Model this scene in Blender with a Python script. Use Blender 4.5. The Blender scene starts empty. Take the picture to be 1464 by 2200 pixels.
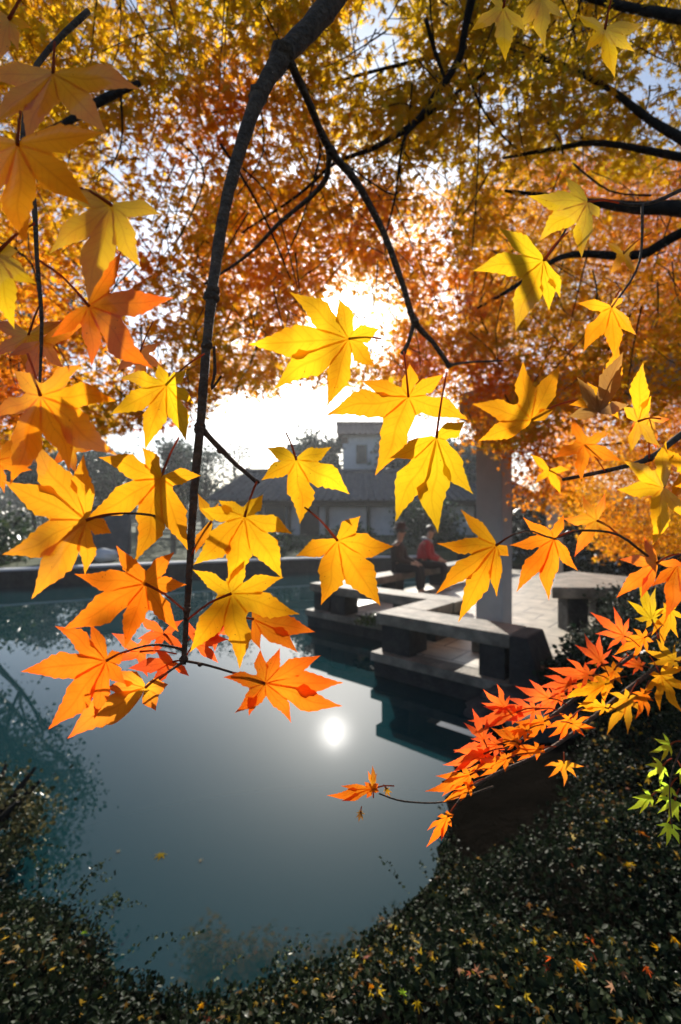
import bpy, bmesh, math, random
import numpy as np
from mathutils import Vector
rng = np.random.default_rng(7); random.seed(7)
S = bpy.context.scene; COL = S.collection
CAMZ, F, CU, HV = 1.68, 977.8, 732.0, 1115.0
def P(u, v, Y):                       # photo sight line at a depth Y -> world point
    return Vector(((u-CU)/F*Y, Y, CAMZ+(HV-v)/F*Y))
def onplane(u, v, z):
    Y = (CAMZ-z)*F/(v-HV); return Vector(((u-CU)/F*Y, Y, z))
def sstep(x, a, b):
    t = np.clip((x-a)/(b-a), 0, 1); return t*t*(3-2*t)
# ------------------------------------------------------------------ helpers
def tag(o, label=None, cat=None, group=None, kind=None):
    if label: o['label'] = label
    if cat: o['category'] = cat
    if group: o['group'] = group
    if kind: o['kind'] = kind
    return o
def thing(name, label, cat, loc=(0, 0, 0), group=None):
    o = bpy.data.objects.new(name, None); COL.objects.link(o); o.location = loc; o.empty_display_size = .1
    return tag(o, label, cat, group)
def wloc(o):
    v = Vector((0, 0, 0))
    while o: v = v+o.location; o = o.parent
    return v
def link(name, me, mat, parent=None, loc=None):
    """mesh given in world coordinates; origin moved to parent's place (or loc)"""
    o = bpy.data.objects.new(name, me); COL.objects.link(o)
    base = wloc(parent) if parent else Vector((0, 0, 0))
    off = Vector(loc) if loc is not None else base
    if off.length: me.transform(__import__('mathutils').Matrix.Translation(-off))
    o.location = off-base
    if parent: o.parent = parent
    if mat: me.materials.append(mat)
    return o
def np_mesh(name, co, faces_idx, face_len, col=None, smooth=False):
    me = bpy.data.meshes.new(name)
    co = np.asarray(co, np.float32).reshape(-1, 3); fi = np.asarray(faces_idx, np.int32).ravel()
    nf = len(fi)//face_len
    me.vertices.add(len(co)); me.vertices.foreach_set('co', co.ravel())
    me.loops.add(len(fi)); me.loops.foreach_set('vertex_index', fi)
    me.polygons.add(nf); me.polygons.foreach_set('loop_start', np.arange(nf, dtype=np.int32)*face_len)
    if smooth: me.polygons.foreach_set('use_smooth', np.ones(nf, bool))
    me.update(calc_edges=True)
    if col is not None:
        a = me.color_attributes.new('col', 'FLOAT_COLOR', 'POINT')
        c4 = np.ones((len(co), 4), np.float32); c4[:, :3] = col; a.data.foreach_set('color', c4.ravel())
    return me
class MB:
    """collects shapes into one mesh"""
    def __init__(s): s.v, s.f, s.c = [], [], []
    def add(s, verts, faces, col=None):
        n = len(s.v); s.v += [tuple(p) for p in verts]; s.f += [tuple(i+n for i in f) for f in faces]
        s.c += [col or (1, 1, 1)]*len(verts)
    def box(s, x0, x1, y0, y1, z0, z1, fn=None):
        vs = [(x, y, z) for z in (z0, z1) for (x, y) in ((x0, y0), (x1, y0), (x1, y1), (x0, y1))]
        if fn: vs = [fn(*p) for p in vs]
        s.add(vs, [(3, 2, 1, 0), (4, 5, 6, 7), (0, 1, 5, 4), (1, 2, 6, 5), (2, 3, 7, 6), (3, 0, 4, 7)])
    def prism(s, poly, z0, z1):
        n = len(poly); vs = [(x, y, z0) for x, y in poly]+[(x, y, z1) for x, y in poly]
        s.add(vs, [tuple(range(n-1, -1, -1)), tuple(range(n, 2*n))]+[(i, (i+1) % n, n+(i+1) % n, n+i) for i in range(n)])
    def tube(s, pts, rad, seg=8, rough=0., col=None, sub=4):
        pts = [Vector(p) for p in pts]
        if sub > 1 and len(pts) > 2:
            q, r2 = [], []
            for i in range(len(pts)-1):
                a, b, c, d = pts[max(i-1, 0)], pts[i], pts[i+1], pts[min(i+2, len(pts)-1)]
                for k in range(sub):
                    t = k/sub
                    q.append(.5*((2*b)+(c-a)*t+(2*a-5*b+4*c-d)*t*t+(3*b-a-3*c+d)*t**3)); r2.append(rad[i]*(1-t)+rad[i+1]*t)
            q.append(pts[-1]); r2.append(rad[-1]); pts, rad = q, r2
        vs, fs = [], []; up = Vector((.3, .2, 1)).normalized()
        for i, p in enumerate(pts):
            d = (pts[min(i+1, len(pts)-1)]-pts[max(i-1, 0)]).normalized()
            a = d.cross(up); a = a.normalized() if a.length > 1e-4 else Vector((1, 0, 0)); b = d.cross(a)
            for k in range(seg):
                th = 2*math.pi*k/seg; r = rad[i]*(1+rough*random.uniform(-1, 1))
                vs.append(p+a*math.cos(th)*r+b*math.sin(th)*r)
        m = len(pts)
        for i in range(m-1):
            for k in range(seg):
                fs.append((i*seg+k, i*seg+(k+1) % seg, (i+1)*seg+(k+1) % seg, (i+1)*seg+k))
        fs.append(tuple(range(seg-1, -1, -1))); fs.append(tuple((m-1)*seg+k for k in range(seg)))
        s.add(vs, fs, col)
    def ball(s, c, r, sc=(1, 1, 1), seg=10, rings=7, jit=0.):
        vs, fs = [], []
        for i in range(rings+1):
            th = math.pi*i/rings
            for k in range(seg):
                ph = 2*math.pi*k/seg; j = 1+jit*random.uniform(-1, 1)
                vs.append((c[0]+r*sc[0]*j*math.sin(th)*math.cos(ph), c[1]+r*sc[1]*j*math.sin(th)*math.sin(ph), c[2]+r*sc[2]*j*math.cos(th)))
        for i in range(rings):
            for k in range(seg):
                fs.append((i*seg+k, (i+1)*seg+k, (i+1)*seg+(k+1) % seg, i*seg+(k+1) % seg))
        s.add(vs, fs)
    def mesh(s, name, smooth=False, bevel=0., col=False, weld=False):
        me = bpy.data.meshes.new(name); me.from_pydata(s.v, [], s.f); me.update()
        if bevel or weld:
            bm = bmesh.new(); bm.from_mesh(me)
            if weld: bmesh.ops.remove_doubles(bm, verts=bm.verts, dist=1e-5)
            if bevel: bmesh.ops.bevel(bm, geom=list(bm.edges), offset=bevel, segments=2, affect='EDGES', profile=.6)
            bm.to_mesh(me); bm.free()
        if smooth:
            me.polygons.foreach_set('use_smooth', [True]*len(me.polygons))
        if col:
            a = me.color_attributes.new('col', 'FLOAT_COLOR', 'POINT')
            c4 = np.ones((len(s.v), 4), np.float32); c4[:, :3] = np.array(s.c); a.data.foreach_set('color', c4.ravel())
        return me
    def build(s, name, mat, parent=None, loc=None, **kw):
        return link(name, s.mesh(name, **kw), mat, parent, loc)
# ------------------------------------------------------------------ materials
def newmat(name):
    m = bpy.data.materials.new(name); m.use_nodes = True; nt = m.node_tree
    b = nt.nodes['Principled BSDF']; return m, nt, b
def N(nt, t, **kw):
    n = nt.nodes.new(t)
    for k, v in kw.items(): setattr(n, k, v)
    return n
def ramp(nt, fac, stops):
    r = N(nt, 'ShaderNodeValToRGB'); e = r.color_ramp.elements
    while len(e) < len(stops): e.new(.5)
    for el, (p, c) in zip(e, stops): el.position = p; el.color = (*c, 1)
    nt.links.new(fac, r.inputs[0]); return r.outputs[0]
def rough_mat(name, c1, c2, scale=8, rough=.8, bump=.3, bscale=40, c3=None, spec=.3):
    m, nt, b = newmat(name)
    tc = N(nt, 'ShaderNodeTexCoord')
    n1 = N(nt, 'ShaderNodeTexNoise'); n1.inputs['Scale'].default_value = scale; n1.inputs['Detail'].default_value = 8; n1.inputs['Roughness'].default_value = .65
    nt.links.new(tc.outputs['Object'], n1.inputs['Vector'])
    st = [(.3, c1), (.7, c2)] if c3 is None else [(.3, c1), (.55, c2), (.75, c3)]
    nt.links.new(ramp(nt, n1.outputs['Fac'], st), b.inputs['Base Color'])
    n2 = N(nt, 'ShaderNodeTexNoise'); n2.inputs['Scale'].default_value = bscale; n2.inputs['Detail'].default_value = 6
    nt.links.new(tc.outputs['Object'], n2.inputs['Vector'])
    bp = N(nt, 'ShaderNodeBump'); bp.inputs['Strength'].default_value = bump; bp.inputs['Distance'].default_value = .02
    nt.links.new(n2.outputs['Fac'], bp.inputs['Height']); nt.links.new(bp.outputs[0], b.inputs['Normal'])
    b.inputs['Roughness'].default_value = rough; b.inputs['Specular IOR Level'].default_value = spec
    return m
def leaf_mat(name, trans=.62, veins=False, gloss=.35, grough=.45):
    """thin leaf: diffuse front, light shining through, a little gloss; pigment from the 'col' attribute"""
    m = bpy.data.materials.new(name); m.use_nodes = True; nt = m.node_tree; nt.nodes.clear()
    out = N(nt, 'ShaderNodeOutputMaterial')
    at = N(nt, 'ShaderNodeAttribute', attribute_name='col'); c = at.outputs['Color']
    if veins:
        lv = N(nt, 'ShaderNodeAttribute', attribute_name='lobe'); sp = N(nt, 'ShaderNodeSeparateColor'); nt.links.new(lv.outputs['Color'], sp.inputs[0])
        # side veins: sine of (along*k - across)
        m1 = N(nt, 'ShaderNodeMath', operation='MULTIPLY'); nt.links.new(sp.outputs[1], m1.inputs[0]); m1.inputs[1].default_value = 62
        m2 = N(nt, 'ShaderNodeMath', operation='MULTIPLY_ADD'); nt.links.new(sp.outputs[0], m2.inputs[0]); m2.inputs[1].default_value = -9; nt.links.new(m1.outputs[0], m2.inputs[2])
        m3 = N(nt, 'ShaderNodeMath', operation='SINE'); nt.links.new(m2.outputs[0], m3.inputs[0])
        side = N(nt, 'ShaderNodeMapRange'); nt.links.new(m3.outputs[0], side.inputs[0])
        side.inputs[1].default_value = .72; side.inputs[2].default_value = 1; side.inputs[3].default_value = 0; side.inputs[4].default_value = .16
        mid = N(nt, 'ShaderNodeMapRange'); nt.links.new(sp.outputs[0], mid.inputs[0])
        mid.inputs[1].default_value = .03; mid.inputs[2].default_value = .11; mid.inputs[3].default_value = .32; mid.inputs[4].default_value = 0
        mx = N(nt, 'ShaderNodeMath', operation='MAXIMUM'); nt.links.new(side.outputs[0], mx.inputs[0]); nt.links.new(mid.outputs[0], mx.inputs[1])
        mixv = N(nt, 'ShaderNodeMixRGB', blend_type='MULTIPLY'); nt.links.new(mx.outputs[0], mixv.inputs[0]); nt.links.new(c, mixv.inputs[1]); mixv.inputs[2].default_value = (.62, .36, .18, 1)
        c = mixv.outputs[0]
        tc = N(nt, 'ShaderNodeTexCoord')
        nz = N(nt, 'ShaderNodeTexNoise'); nz.inputs['Scale'].default_value = 34; nz.inputs['Detail'].default_value = 5; nt.links.new(tc.outputs['Object'], nz.inputs['Vector'])
        bl = N(nt, 'ShaderNodeMapRange'); nt.links.new(nz.outputs[0], bl.inputs[0]); bl.inputs[1].default_value = .5; bl.inputs[2].default_value = .75; bl.inputs[3].default_value = 0; bl.inputs[4].default_value = .75
        mb = N(nt, 'ShaderNodeMixRGB', blend_type='MULTIPLY'); nt.links.new(bl.outputs[0], mb.inputs[0]); nt.links.new(c, mb.inputs[1]); mb.inputs[2].default_value = (1, .58, .4, 1); c = mb.outputs[0]
        sn = N(nt, 'ShaderNodeTexNoise'); sn.inputs['Scale'].default_value = 420; sn.inputs['Detail'].default_value = 1; nt.links.new(tc.outputs['Object'], sn.inputs['Vector'])
        sl = N(nt, 'ShaderNodeMapRange'); nt.links.new(sn.outputs[0], sl.inputs[0]); sl.inputs[1].default_value = .74; sl.inputs[2].default_value = .8; sl.inputs[3].default_value = 0; sl.inputs[4].default_value = .7
        ms = N(nt, 'ShaderNodeMixRGB', blend_type='MULTIPLY'); nt.links.new(sl.outputs[0], ms.inputs[0]); nt.links.new(c, ms.inputs[1]); ms.inputs[2].default_value = (.3, .14, .08, 1); c = ms.outputs[0]
    d = N(nt, 'ShaderNodeBsdfDiffuse'); t = N(nt, 'ShaderNodeBsdfTranslucent'); nt.links.new(c, d.inputs[0]); nt.links.new(c, t.inputs[0])
    mix = N(nt, 'ShaderNodeMixShader'); mix.inputs[0].default_value = trans; nt.links.new(d.outputs[0], mix.inputs[1]); nt.links.new(t.outputs[0], mix.inputs[2])
    g = N(nt, 'ShaderNodeBsdfGlossy'); g.inputs['Roughness'].default_value = grough
    lw = N(nt, 'ShaderNodeFresnel'); lw.inputs[0].default_value = 1.4
    ml = N(nt, 'ShaderNodeMath', operation='MULTIPLY'); nt.links.new(lw.outputs[0], ml.inputs[0]); ml.inputs[1].default_value = gloss
    mg = N(nt, 'ShaderNodeMixShader'); nt.links.new(ml.outputs[0], mg.inputs[0]); nt.links.new(mix.outputs[0], mg.inputs[1]); nt.links.new(g.outputs[0], mg.inputs[2])
    nt.links.new(mg.outputs[0], out.inputs[0])
    return m
M = {}
M['bark'] = rough_mat('bark', (.05, .032, .02), (.17, .11, .07), 60, .85, .8, 160)
M['darkbark'] = rough_mat('dark_bark', (.010, .008, .007), (.03, .022, .017), 20, .9, .8, 60)
M['greybark'] = rough_mat('grey_bark', (.05, .045, .04), (.11, .10, .09), 10, .9, .4, 40)
M['leaf'] = leaf_mat('maple_leaf', .78, True, .06)
M['crown'] = leaf_mat('maple_crown', .80, False, .06)
M['green'] = leaf_mat('evergreen_foliage', .3, False, .45, .4)
M['cover'] = leaf_mat('ground_cover_leaf', .2, False, .16, .45)
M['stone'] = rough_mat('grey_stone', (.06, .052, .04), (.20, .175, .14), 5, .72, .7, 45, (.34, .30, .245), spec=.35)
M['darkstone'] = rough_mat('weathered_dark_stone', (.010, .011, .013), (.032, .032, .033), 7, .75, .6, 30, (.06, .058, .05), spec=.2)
M['column'] = rough_mat('column_stone', (.34, .34, .335), (.46, .455, .44), 3, .8, .2, 70)
M['plaster'] = rough_mat('white_plaster', (.50, .50, .52), (.66, .66, .67), 1.5, .9, .1, 30)
M['wood'] = rough_mat('dark_timber', (.02, .014, .01), (.05, .035, .025), 6, .7, .3, 50)
M['tile'] = rough_mat('grey_roof_tile', (.05, .052, .06), (.12, .12, .13), 4, .8, .4, 25)
M['brown'] = rough_mat('brown_roof_tile', (.10, .06, .05), (.18, .11, .09), 4, .8, .4, 25)
M['soil'] = rough_mat('shade_dark_soil', (.002, .002, .0015), (.006, .005, .004), 9, 1.0, .7, 30, spec=0.)  # soil colour taken near black to carry the deep shade on the bank
M['grass'] = rough_mat('rough_grass', (.02, .035, .012), (.06, .075, .03), 3, .95, .6, 20, (.09, .08, .05))
M['rock'] = rough_mat('dark_rock', (.02, .021, .022), (.07, .07, .068), 6, .75, .9, 12)
M['skin'] = rough_mat('skin', (.42, .25, .17), (.50, .31, .22), 10, .55, .05, 80)
def plain(name, c, rough=.7, k=.75): return rough_mat(name, tuple(x*k for x in c), c, 25, rough, .25, 120)
M['red'] = plain('red_cloth', (.42, .025, .03)); M['browncloth'] = plain('dark_brown_cloth', (.05, .032, .025)); M['black'] = plain('black_cloth', (.022, .022, .025))
M['greycloth'] = plain('grey_cloth', (.28, .30, .32)); M['hair'] = plain('dark_grey_hair', (.09, .085, .075), .5); M['felt'] = plain('brown_felt', (.10, .065, .05))
M['white'] = plain('white_leather', (.62, .62, .6), .5, .9); M['glass'] = plain('dark_glass', (.03, .035, .04), .15)
def paving():
    m, nt, b = newmat('paving_stone')
    tc = N(nt, 'ShaderNodeTexCoord'); mp = N(nt, 'ShaderNodeMapping'); mp.inputs['Rotation'].default_value = (0, 0, math.radians(41)); nt.links.new(tc.outputs['Object'], mp.inputs[0])
    br = N(nt, 'ShaderNodeTexBrick'); br.inputs['Scale'].default_value = 1.0; br.inputs['Brick Width'].default_value = .62; br.inputs['Row Height'].default_value = .42; br.inputs['Mortar Size'].default_value = .012
    br.inputs['Color1'].default_value = (.40, .35, .27, 1); br.inputs['Color2'].default_value = (.48, .42, .33, 1); br.inputs['Mortar'].default_value = (.12, .11, .095, 1); nt.links.new(mp.outputs[0], br.inputs[0])
    nz = N(nt, 'ShaderNodeTexNoise'); nz.inputs['Scale'].default_value = 4; nz.inputs['Detail'].default_value = 9; nt.links.new(tc.outputs['Object'], nz.inputs[0])
    mx = N(nt, 'ShaderNodeMixRGB', blend_type='MULTIPLY'); mx.inputs[0].default_value = 1; nt.links.new(br.outputs[0], mx.inputs[1]); nt.links.new(ramp(nt, nz.outputs[0], [(.3, (.55, .54, .52)), (.65, (1, 1, 1))]), mx.inputs[2])
    nt.links.new(mx.outputs[0], b.inputs['Base Color']); b.inputs['Roughness'].default_value = .5; b.inputs['Specular IOR Level'].default_value = .6
    bp = N(nt, 'ShaderNodeBump'); bp.inputs['Strength'].default_value = .5; bp.inputs['Distance'].default_value = .01; nt.links.new(br.outputs['Fac'], bp.inputs['Height']); bp.invert = True; nt.links.new(bp.outputs[0], b.inputs['Normal'])
    return m
M['paving'] = paving()
def water_mat():
    m, nt, b = newmat('pond_water')
    b.inputs['Base Color'].default_value = (.004, .026, .032, 1); b.inputs['Roughness'].default_value = .012; b.inputs['IOR'].default_value = 1.333
    tc = N(nt, 'ShaderNodeTexCoord'); nz = N(nt, 'ShaderNodeTexNoise'); nz.inputs['Scale'].default_value = 1.6; nz.inputs['Detail'].default_value = 3; nt.links.new(tc.outputs['Object'], nz.inputs[0])
    bp = N(nt, 'ShaderNodeBump'); bp.inputs['Strength'].default_value = .018; bp.inputs['Distance'].default_value = .02; nt.links.new(nz.outputs[0], bp.inputs['Height']); nt.links.new(bp.outputs[0], b.inputs['Normal'])
    return m
M['water'] = water_mat()
# ------------------------------------------------------------------ camera, sun, sky
cam = bpy.data.cameras.new('camera'); co = bpy.data.objects.new('camera', cam); COL.objects.link(co); S.camera = co
co.location = (0, 0, CAMZ); co.rotation_euler = (math.pi/2, 0, 0)
cam.sensor_fit = 'VERTICAL'; cam.sensor_height = 36; cam.lens = 16; cam.shift_y = 15/2200; cam.clip_end = 2000; cam.clip_start = .02
cam.dof.use_dof = True; cam.dof.focus_distance = .48; cam.dof.aperture_fstop = 5.6
S.render.resolution_x, S.render.resolution_y = 681, 1024
AZ, EL = math.atan((718-CU)/F), math.atan((HV-655)/math.hypot(F, 14))
SUN = Vector((math.sin(AZ)*math.cos(EL), math.cos(AZ)*math.cos(EL), math.sin(EL)))
sl = bpy.data.lights.new('sun', 'SUN'); sl.energy = 5.0; sl.angle = math.radians(.5); sl.color = (1, .93, .82)
so = bpy.data.objects.new('sun', sl); COL.objects.link(so); so.rotation_euler = SUN.to_track_quat('Z', 'Y').to_euler(); so.location = (0, 0, 30)
w = bpy.data.worlds.new('World'); S.world = w; w.use_nodes = True; nt = w.node_tree
bg = nt.nodes['Background']; sky = N(nt, 'ShaderNodeTexSky'); sky.sky_type = 'NISHITA'; sky.sun_disc = False
sky.sun_elevation = EL; sky.sun_rotation = AZ; sky.dust_density = 1.3; sky.air_density = 1.0; sky.ozone_density = 2.5; sky.altitude = 0
tc = N(nt, 'ShaderNodeTexCoord'); dt = N(nt, 'ShaderNodeVectorMath', operation='DOT_PRODUCT'); nt.links.new(tc.outputs['Generated'], dt.inputs[0]); dt.inputs[1].default_value = SUN
mxx = N(nt, 'ShaderNodeMath', operation='MAXIMUM'); nt.links.new(dt.outputs['Value'], mxx.inputs[0]); mxx.inputs[1].default_value = 0
def lobe(p, k):
    a = N(nt, 'ShaderNodeMath', operation='POWER'); nt.links.new(mxx.outputs[0], a.inputs[0]); a.inputs[1].default_value = p
    b = N(nt, 'ShaderNodeMath', operation='MULTIPLY'); nt.links.new(a.outputs[0], b.inputs[0]); b.inputs[1].default_value = k; return b.outputs[0]
def addn(a, b):
    n = N(nt, 'ShaderNodeMath', operation='ADD'); nt.links.new(a, n.inputs[0]); nt.links.new(b, n.inputs[1]); return n.outputs[0]
glow = addn(lobe(260, 10.), lobe(2600, 70.))
cg = N(nt, 'ShaderNodeVectorMath', operation='SCALE'); cg.inputs[0].default_value = (1.0, .96, .90); nt.links.new(glow, cg.inputs['Scale'])
cb_ = N(nt, 'ShaderNodeVectorMath', operation='SCALE'); cb_.inputs[0].default_value = (.82, .96, 1.02); nt.links.new(addn(lobe(32, 5.), lobe(9, 2.9)), cb_.inputs['Scale'])
s0 = N(nt, 'ShaderNodeVectorMath', operation='ADD'); nt.links.new(sky.outputs[0], s0.inputs[0]); nt.links.new(cb_.outputs[0], s0.inputs[1])
sa = N(nt, 'ShaderNodeVectorMath', operation='ADD'); nt.links.new(s0.outputs[0], sa.inputs[0]); nt.links.new(cg.outputs[0], sa.inputs[1])
nt.links.new(sa.outputs[0], bg.inputs[0]); bg.inputs[1].default_value = .085
S.view_settings.view_transform = 'Standard'; S.view_settings.look = 'None'; S.view_settings.exposure = .8; S.view_settings.gamma = 1
S.render.engine = 'CYCLES'; S.cycles.max_bounces = 8; S.cycles.transparent_max_bounces = 8; S.cycles.caustics_reflective = False; S.cycles.caustics_refractive = False
# ------------------------------------------------------------------ terrain and water
POND = np.array([(-.5, 1.5), (.0, 1.68), (.28, 1.9), (.48, 2.12), (.57, 2.4), (.76, 3.0), (1.15, 3.5), (1.75, 4.0), (2.6, 4.9), (3.7, 6.0), (5.4, 8.), (7.5, 11), (8, 15),
                 (5, 15.6), (3, 15.3), (-1, 14.6), (-4.5, 13.2), (-8.4, 11.2), (-12, 9.8), (-9, 7), (-6, 4.6), (-3.2, 2.9), (-1.75, 2.12), (-1.1, 1.85), (-.78, 1.62)])
def pond_sd(x, y):
    p = np.stack([np.ravel(x), np.ravel(y)], 1).astype(float); d = np.full(len(p), 1e9); ins = np.zeros(len(p), bool)
    for i in range(len(POND)):
        a, b = POND[i], POND[(i+1) % len(POND)]; ab = b-a
        t = np.clip(((p-a)@ab)/(ab@ab), 0, 1); d = np.minimum(d, np.linalg.norm(p-a-t[:, None]*ab, axis=1))
        c = (a[1] > p[:, 1]) != (b[1] > p[:, 1])
        with np.errstate(divide='ignore', invalid='ignore'):
            xi = a[0]+(p[:, 1]-a[1])*ab[0]/ab[1]
        ins ^= c & (p[:, 0] < xi)
    return np.where(ins, -d, d).reshape(np.shape(x))
class VNoise:
    def __init__(s, seed): s.g = np.random.default_rng(seed).random((64, 64))
    def __call__(s, x, y):
        x = np.asarray(x, float); y = np.asarray(y, float)
        xi = np.floor(x).astype(int); yi = np.floor(y).astype(int); fx = x-xi; fy = y-yi; fx = fx*fx*(3-2*fx); fy = fy*fy*(3-2*fy)
        g = lambda a, b: s.g[a % 64, b % 64]
        return (g(xi, yi)*(1-fx)+g(xi+1, yi)*fx)*(1-fy)+(g(xi, yi+1)*(1-fx)+g(xi+1, yi+1)*fx)*fy
    def fbm(s, x, y): return (s(x, y)+.5*s(x*2+7, y*2+3)+.25*s(x*4+1, y*4+9))/1.75
VN, VN2, VN3 = VNoise(1), VNoise(2), VNoise(3)
def ground_h(x, y):
    x = np.asarray(x, float); y = np.asarray(y, float); sd = pond_sd(x, y)
    near = (.03+.13*sstep(sd, 0, .6)+.34*sstep(x, 1.2, 2.4)*sstep(sd, .1, 1.0))*sstep(sd, -.06, .12)
    far = .42*sstep(sd, .0, .12)+.5*sstep(y, 12, 24)
    h = near*(1-sstep(y, 7.5, 9.5))+far*sstep(y, 7.5, 9.5)+.05*(VN.fbm(x*1.3, y*1.3)-.5)*sstep(sd, 0, .5)
    return np.where(sd < -.06, -.7+.65*sstep(sd, -.5, -.06), h)
gx = np.concatenate([np.linspace(-400, -40, 10), np.linspace(-36, -12, 13), np.linspace(-11.7, -3, 40), np.linspace(-2.93, 3, 86), np.linspace(3.15, 9, 36), np.linspace(10, 36, 14), np.linspace(42, 400, 10)])
gy = np.concatenate([np.linspace(-60, -4, 8), np.linspace(-3, .5, 10), np.linspace(.56, 5, 64), np.linspace(5.2, 17, 60), np.linspace(18, 40, 14), np.linspace(50, 600, 12)])
GX, GY = np.meshgrid(gx, gy); GZ = ground_h(GX, GY)
nx, ny = len(gx), len(gy); idx = np.arange(nx*ny).reshape(ny, nx)
q = np.stack([idx[:-1, :-1], idx[:-1, 1:], idx[1:, 1:], idx[1:, :-1]], -1).reshape(-1, 4)
g = link('ground', np_mesh('ground', np.stack([GX, GY, GZ], -1), q, 4, smooth=True), M['grass']); tag(g, kind='structure')
cx, cy = GX.ravel()[q].mean(1), GY.ravel()[q].mean(1)
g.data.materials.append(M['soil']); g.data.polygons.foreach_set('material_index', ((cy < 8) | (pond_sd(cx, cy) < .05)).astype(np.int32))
wm = MB(); wx = np.linspace(-13, 9, 12); wy = np.linspace(1.2, 16.2, 10)
wm.add([(x, y, 0) for y in wy for x in wx], [(j*12+i, j*12+i+1, (j+1)*12+i+1, (j+1)*12+i) for j in range(9) for i in range(11)])
tag(wm.build('water', M['water']), kind='structure')
# ------------------------------------------------------------------ terrace, benches, pavilion (own s,t axes)
O0 = np.array((.366, 4.907)); EV = np.array((.755, -.656)); MV = np.array((.656, .755))
def st(s, t, z): p = O0+s*EV+t*MV; return (p[0], p[1], z)
def stp(s, t): return tuple(O0+s*EV+t*MV)
DK = .25
tp = [(-2.17, 1.15), (0, 1.15), (0, 0), (1.85, 0), (1.85, .35), (4.6, .35), (4.6, 9), (-2.17, 9)]
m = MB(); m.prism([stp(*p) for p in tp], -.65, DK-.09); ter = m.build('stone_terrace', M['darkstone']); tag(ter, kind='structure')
m = MB(); e = .03; m.prism([stp(*p) for p in [(-2.2, 1.12), (-.03, 1.12), (-.03, -.03), (1.88, -.03), (1.88, .32), (4.63, .32), (4.63, 9.03), (-2.2, 9.03)]], DK-.09, DK)
pv = m.build('pavement', M['stone']); tag(pv, kind='structure')
pm = MB(); pm.add([st(*p, DK+.004) for p in [(-2.0, 1.35), (.22, 1.35), (.22, .2), (1.8, .2), (1.8, .55), (4.5, .55), (4.5, 8.9), (-2.0, 8.9)]], [tuple(range(8))])
tag(pm.build('paving', M['paving']), kind='structure')
def bench(label, seat, legs, group='stone benches round the terrace', bev=.012, top=.67, th=.125):
    c = st((seat[0]+seat[1])/2, (seat[2]+seat[3])/2, DK)
    t = thing('stone_bench', label, 'bench', c, group)
    b = MB(); b.box(*seat, top-th, top, fn=st); b.build('seat', M['stone'], t, bevel=bev)
    for L in legs:
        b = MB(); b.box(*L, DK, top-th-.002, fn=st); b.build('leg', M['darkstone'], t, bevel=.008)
    return t
fb = bench('stone bench nearest the water, one end closed by a dark block, grey column behind it', (-.0, 1.45, .02, .46), [(.05, .40, .06, .42)])
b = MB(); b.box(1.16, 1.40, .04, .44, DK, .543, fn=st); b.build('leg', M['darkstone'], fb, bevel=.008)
b = MB()
vs = [st(1.452, -.01, DK-.02), st(1.74, -.01, DK-.02), st(1.74, .5, DK-.02), st(1.452, .5, DK-.02), st(1.452, .0, .668), st(1.60, .0, .668), st(1.60, .46, .668), st(1.452, .46, .668)]
b.add(vs, [(3, 2, 1, 0), (4, 5, 6, 7), (0, 1, 5, 4), (1, 2, 6, 5), (2, 3, 7, 6), (3, 0, 4, 7)])
o = b.build('end_block', M['darkstone'], fb, bevel=.02); o['label'] = 'dark sloping stone block closing the bench'
bench('short stone bench running back from the water between the two longer benches', (-.0, .36, .468, 1.10), [(.04, .32, .75, 1.05)])
bench('long stone bench set back from the water, in front of the seated people', (-1.72, .38, 1.108, 1.50), [(-1.68, -1.40, 1.15, 1.46), (-.55, -.27, 1.15, 1.46), (.05, .33, 1.15, 1.46)])
bench('stone bench along the far left edge of the terrace, people sitting on it', (-2.14, -1.73, 1.16, 8.4), [(-2.1, -1.77, k, k+.3) for k in (1.22, 3.0, 4.8, 6.4, 8.0)])
# stone table
c = onplane(1232, 1350, DK)
t = thing('stone_table', 'grey stone table with thick slab top on the sunny terrace, right of the columns', 'table', c)
b = MB(); b.prism([(2.60, 5.60), (4.0, 5.52), (4.5, 6.2), (3.75, 7.35), (3.3, 7.0)], .70, .84); b.build('table_top', M['stone'], t, bevel=.018)
b = MB(); b.box(2.86, 3.12, 5.72, 6.0, DK, .698); b.build('leg', M['darkstone'], t, bevel=.015)
b = MB(); b.box(3.65, 3.95, 6.5, 6.8, DK, .698); b.build('leg', M['darkstone'], t, bevel=.015)
# pavilion: columns and beams
pvn = thing('garden_pavilion', 'open stone pavilion frame with square grey columns beside the pond', 'pavilion', st(.95, .75, DK))
A_ = .145
def column(X, Y, top, nm='column', a=A_):
    def loc(x, y, z): return (X+x*EV[0]+y*MV[0], Y+x*EV[1]+y*MV[1], z)
    b = MB(); b.box(-a, a, -a, a, DK, top, fn=loc); o = b.build('column', M['column'], pvn, bevel=.018)
    b = MB(); b.box(-a-.035, a+.035, -a-.035, a+.035, DK+.004, DK+.12, fn=loc); b.build('base', M['stone'], o, bevel=.012)
    b = MB(); b.box(-a-.03, a+.03, -a-.03, a+.03, top-.1, top-.002, fn=loc); b.build('capital', M['stone'], o, bevel=.01)
c1 = (1.66, 4.92); c2 = (4.94, 10.5); c3 = (c1[0]+EV[0]*2.7, c1[1]+EV[1]*2.7); c4 = (c2[0]+EV[0]*3.2, c2[1]+EV[1]*3.2)
BZ = 2.78
for c in (c1, c2, c3, c4): column(*c, BZ)
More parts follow.
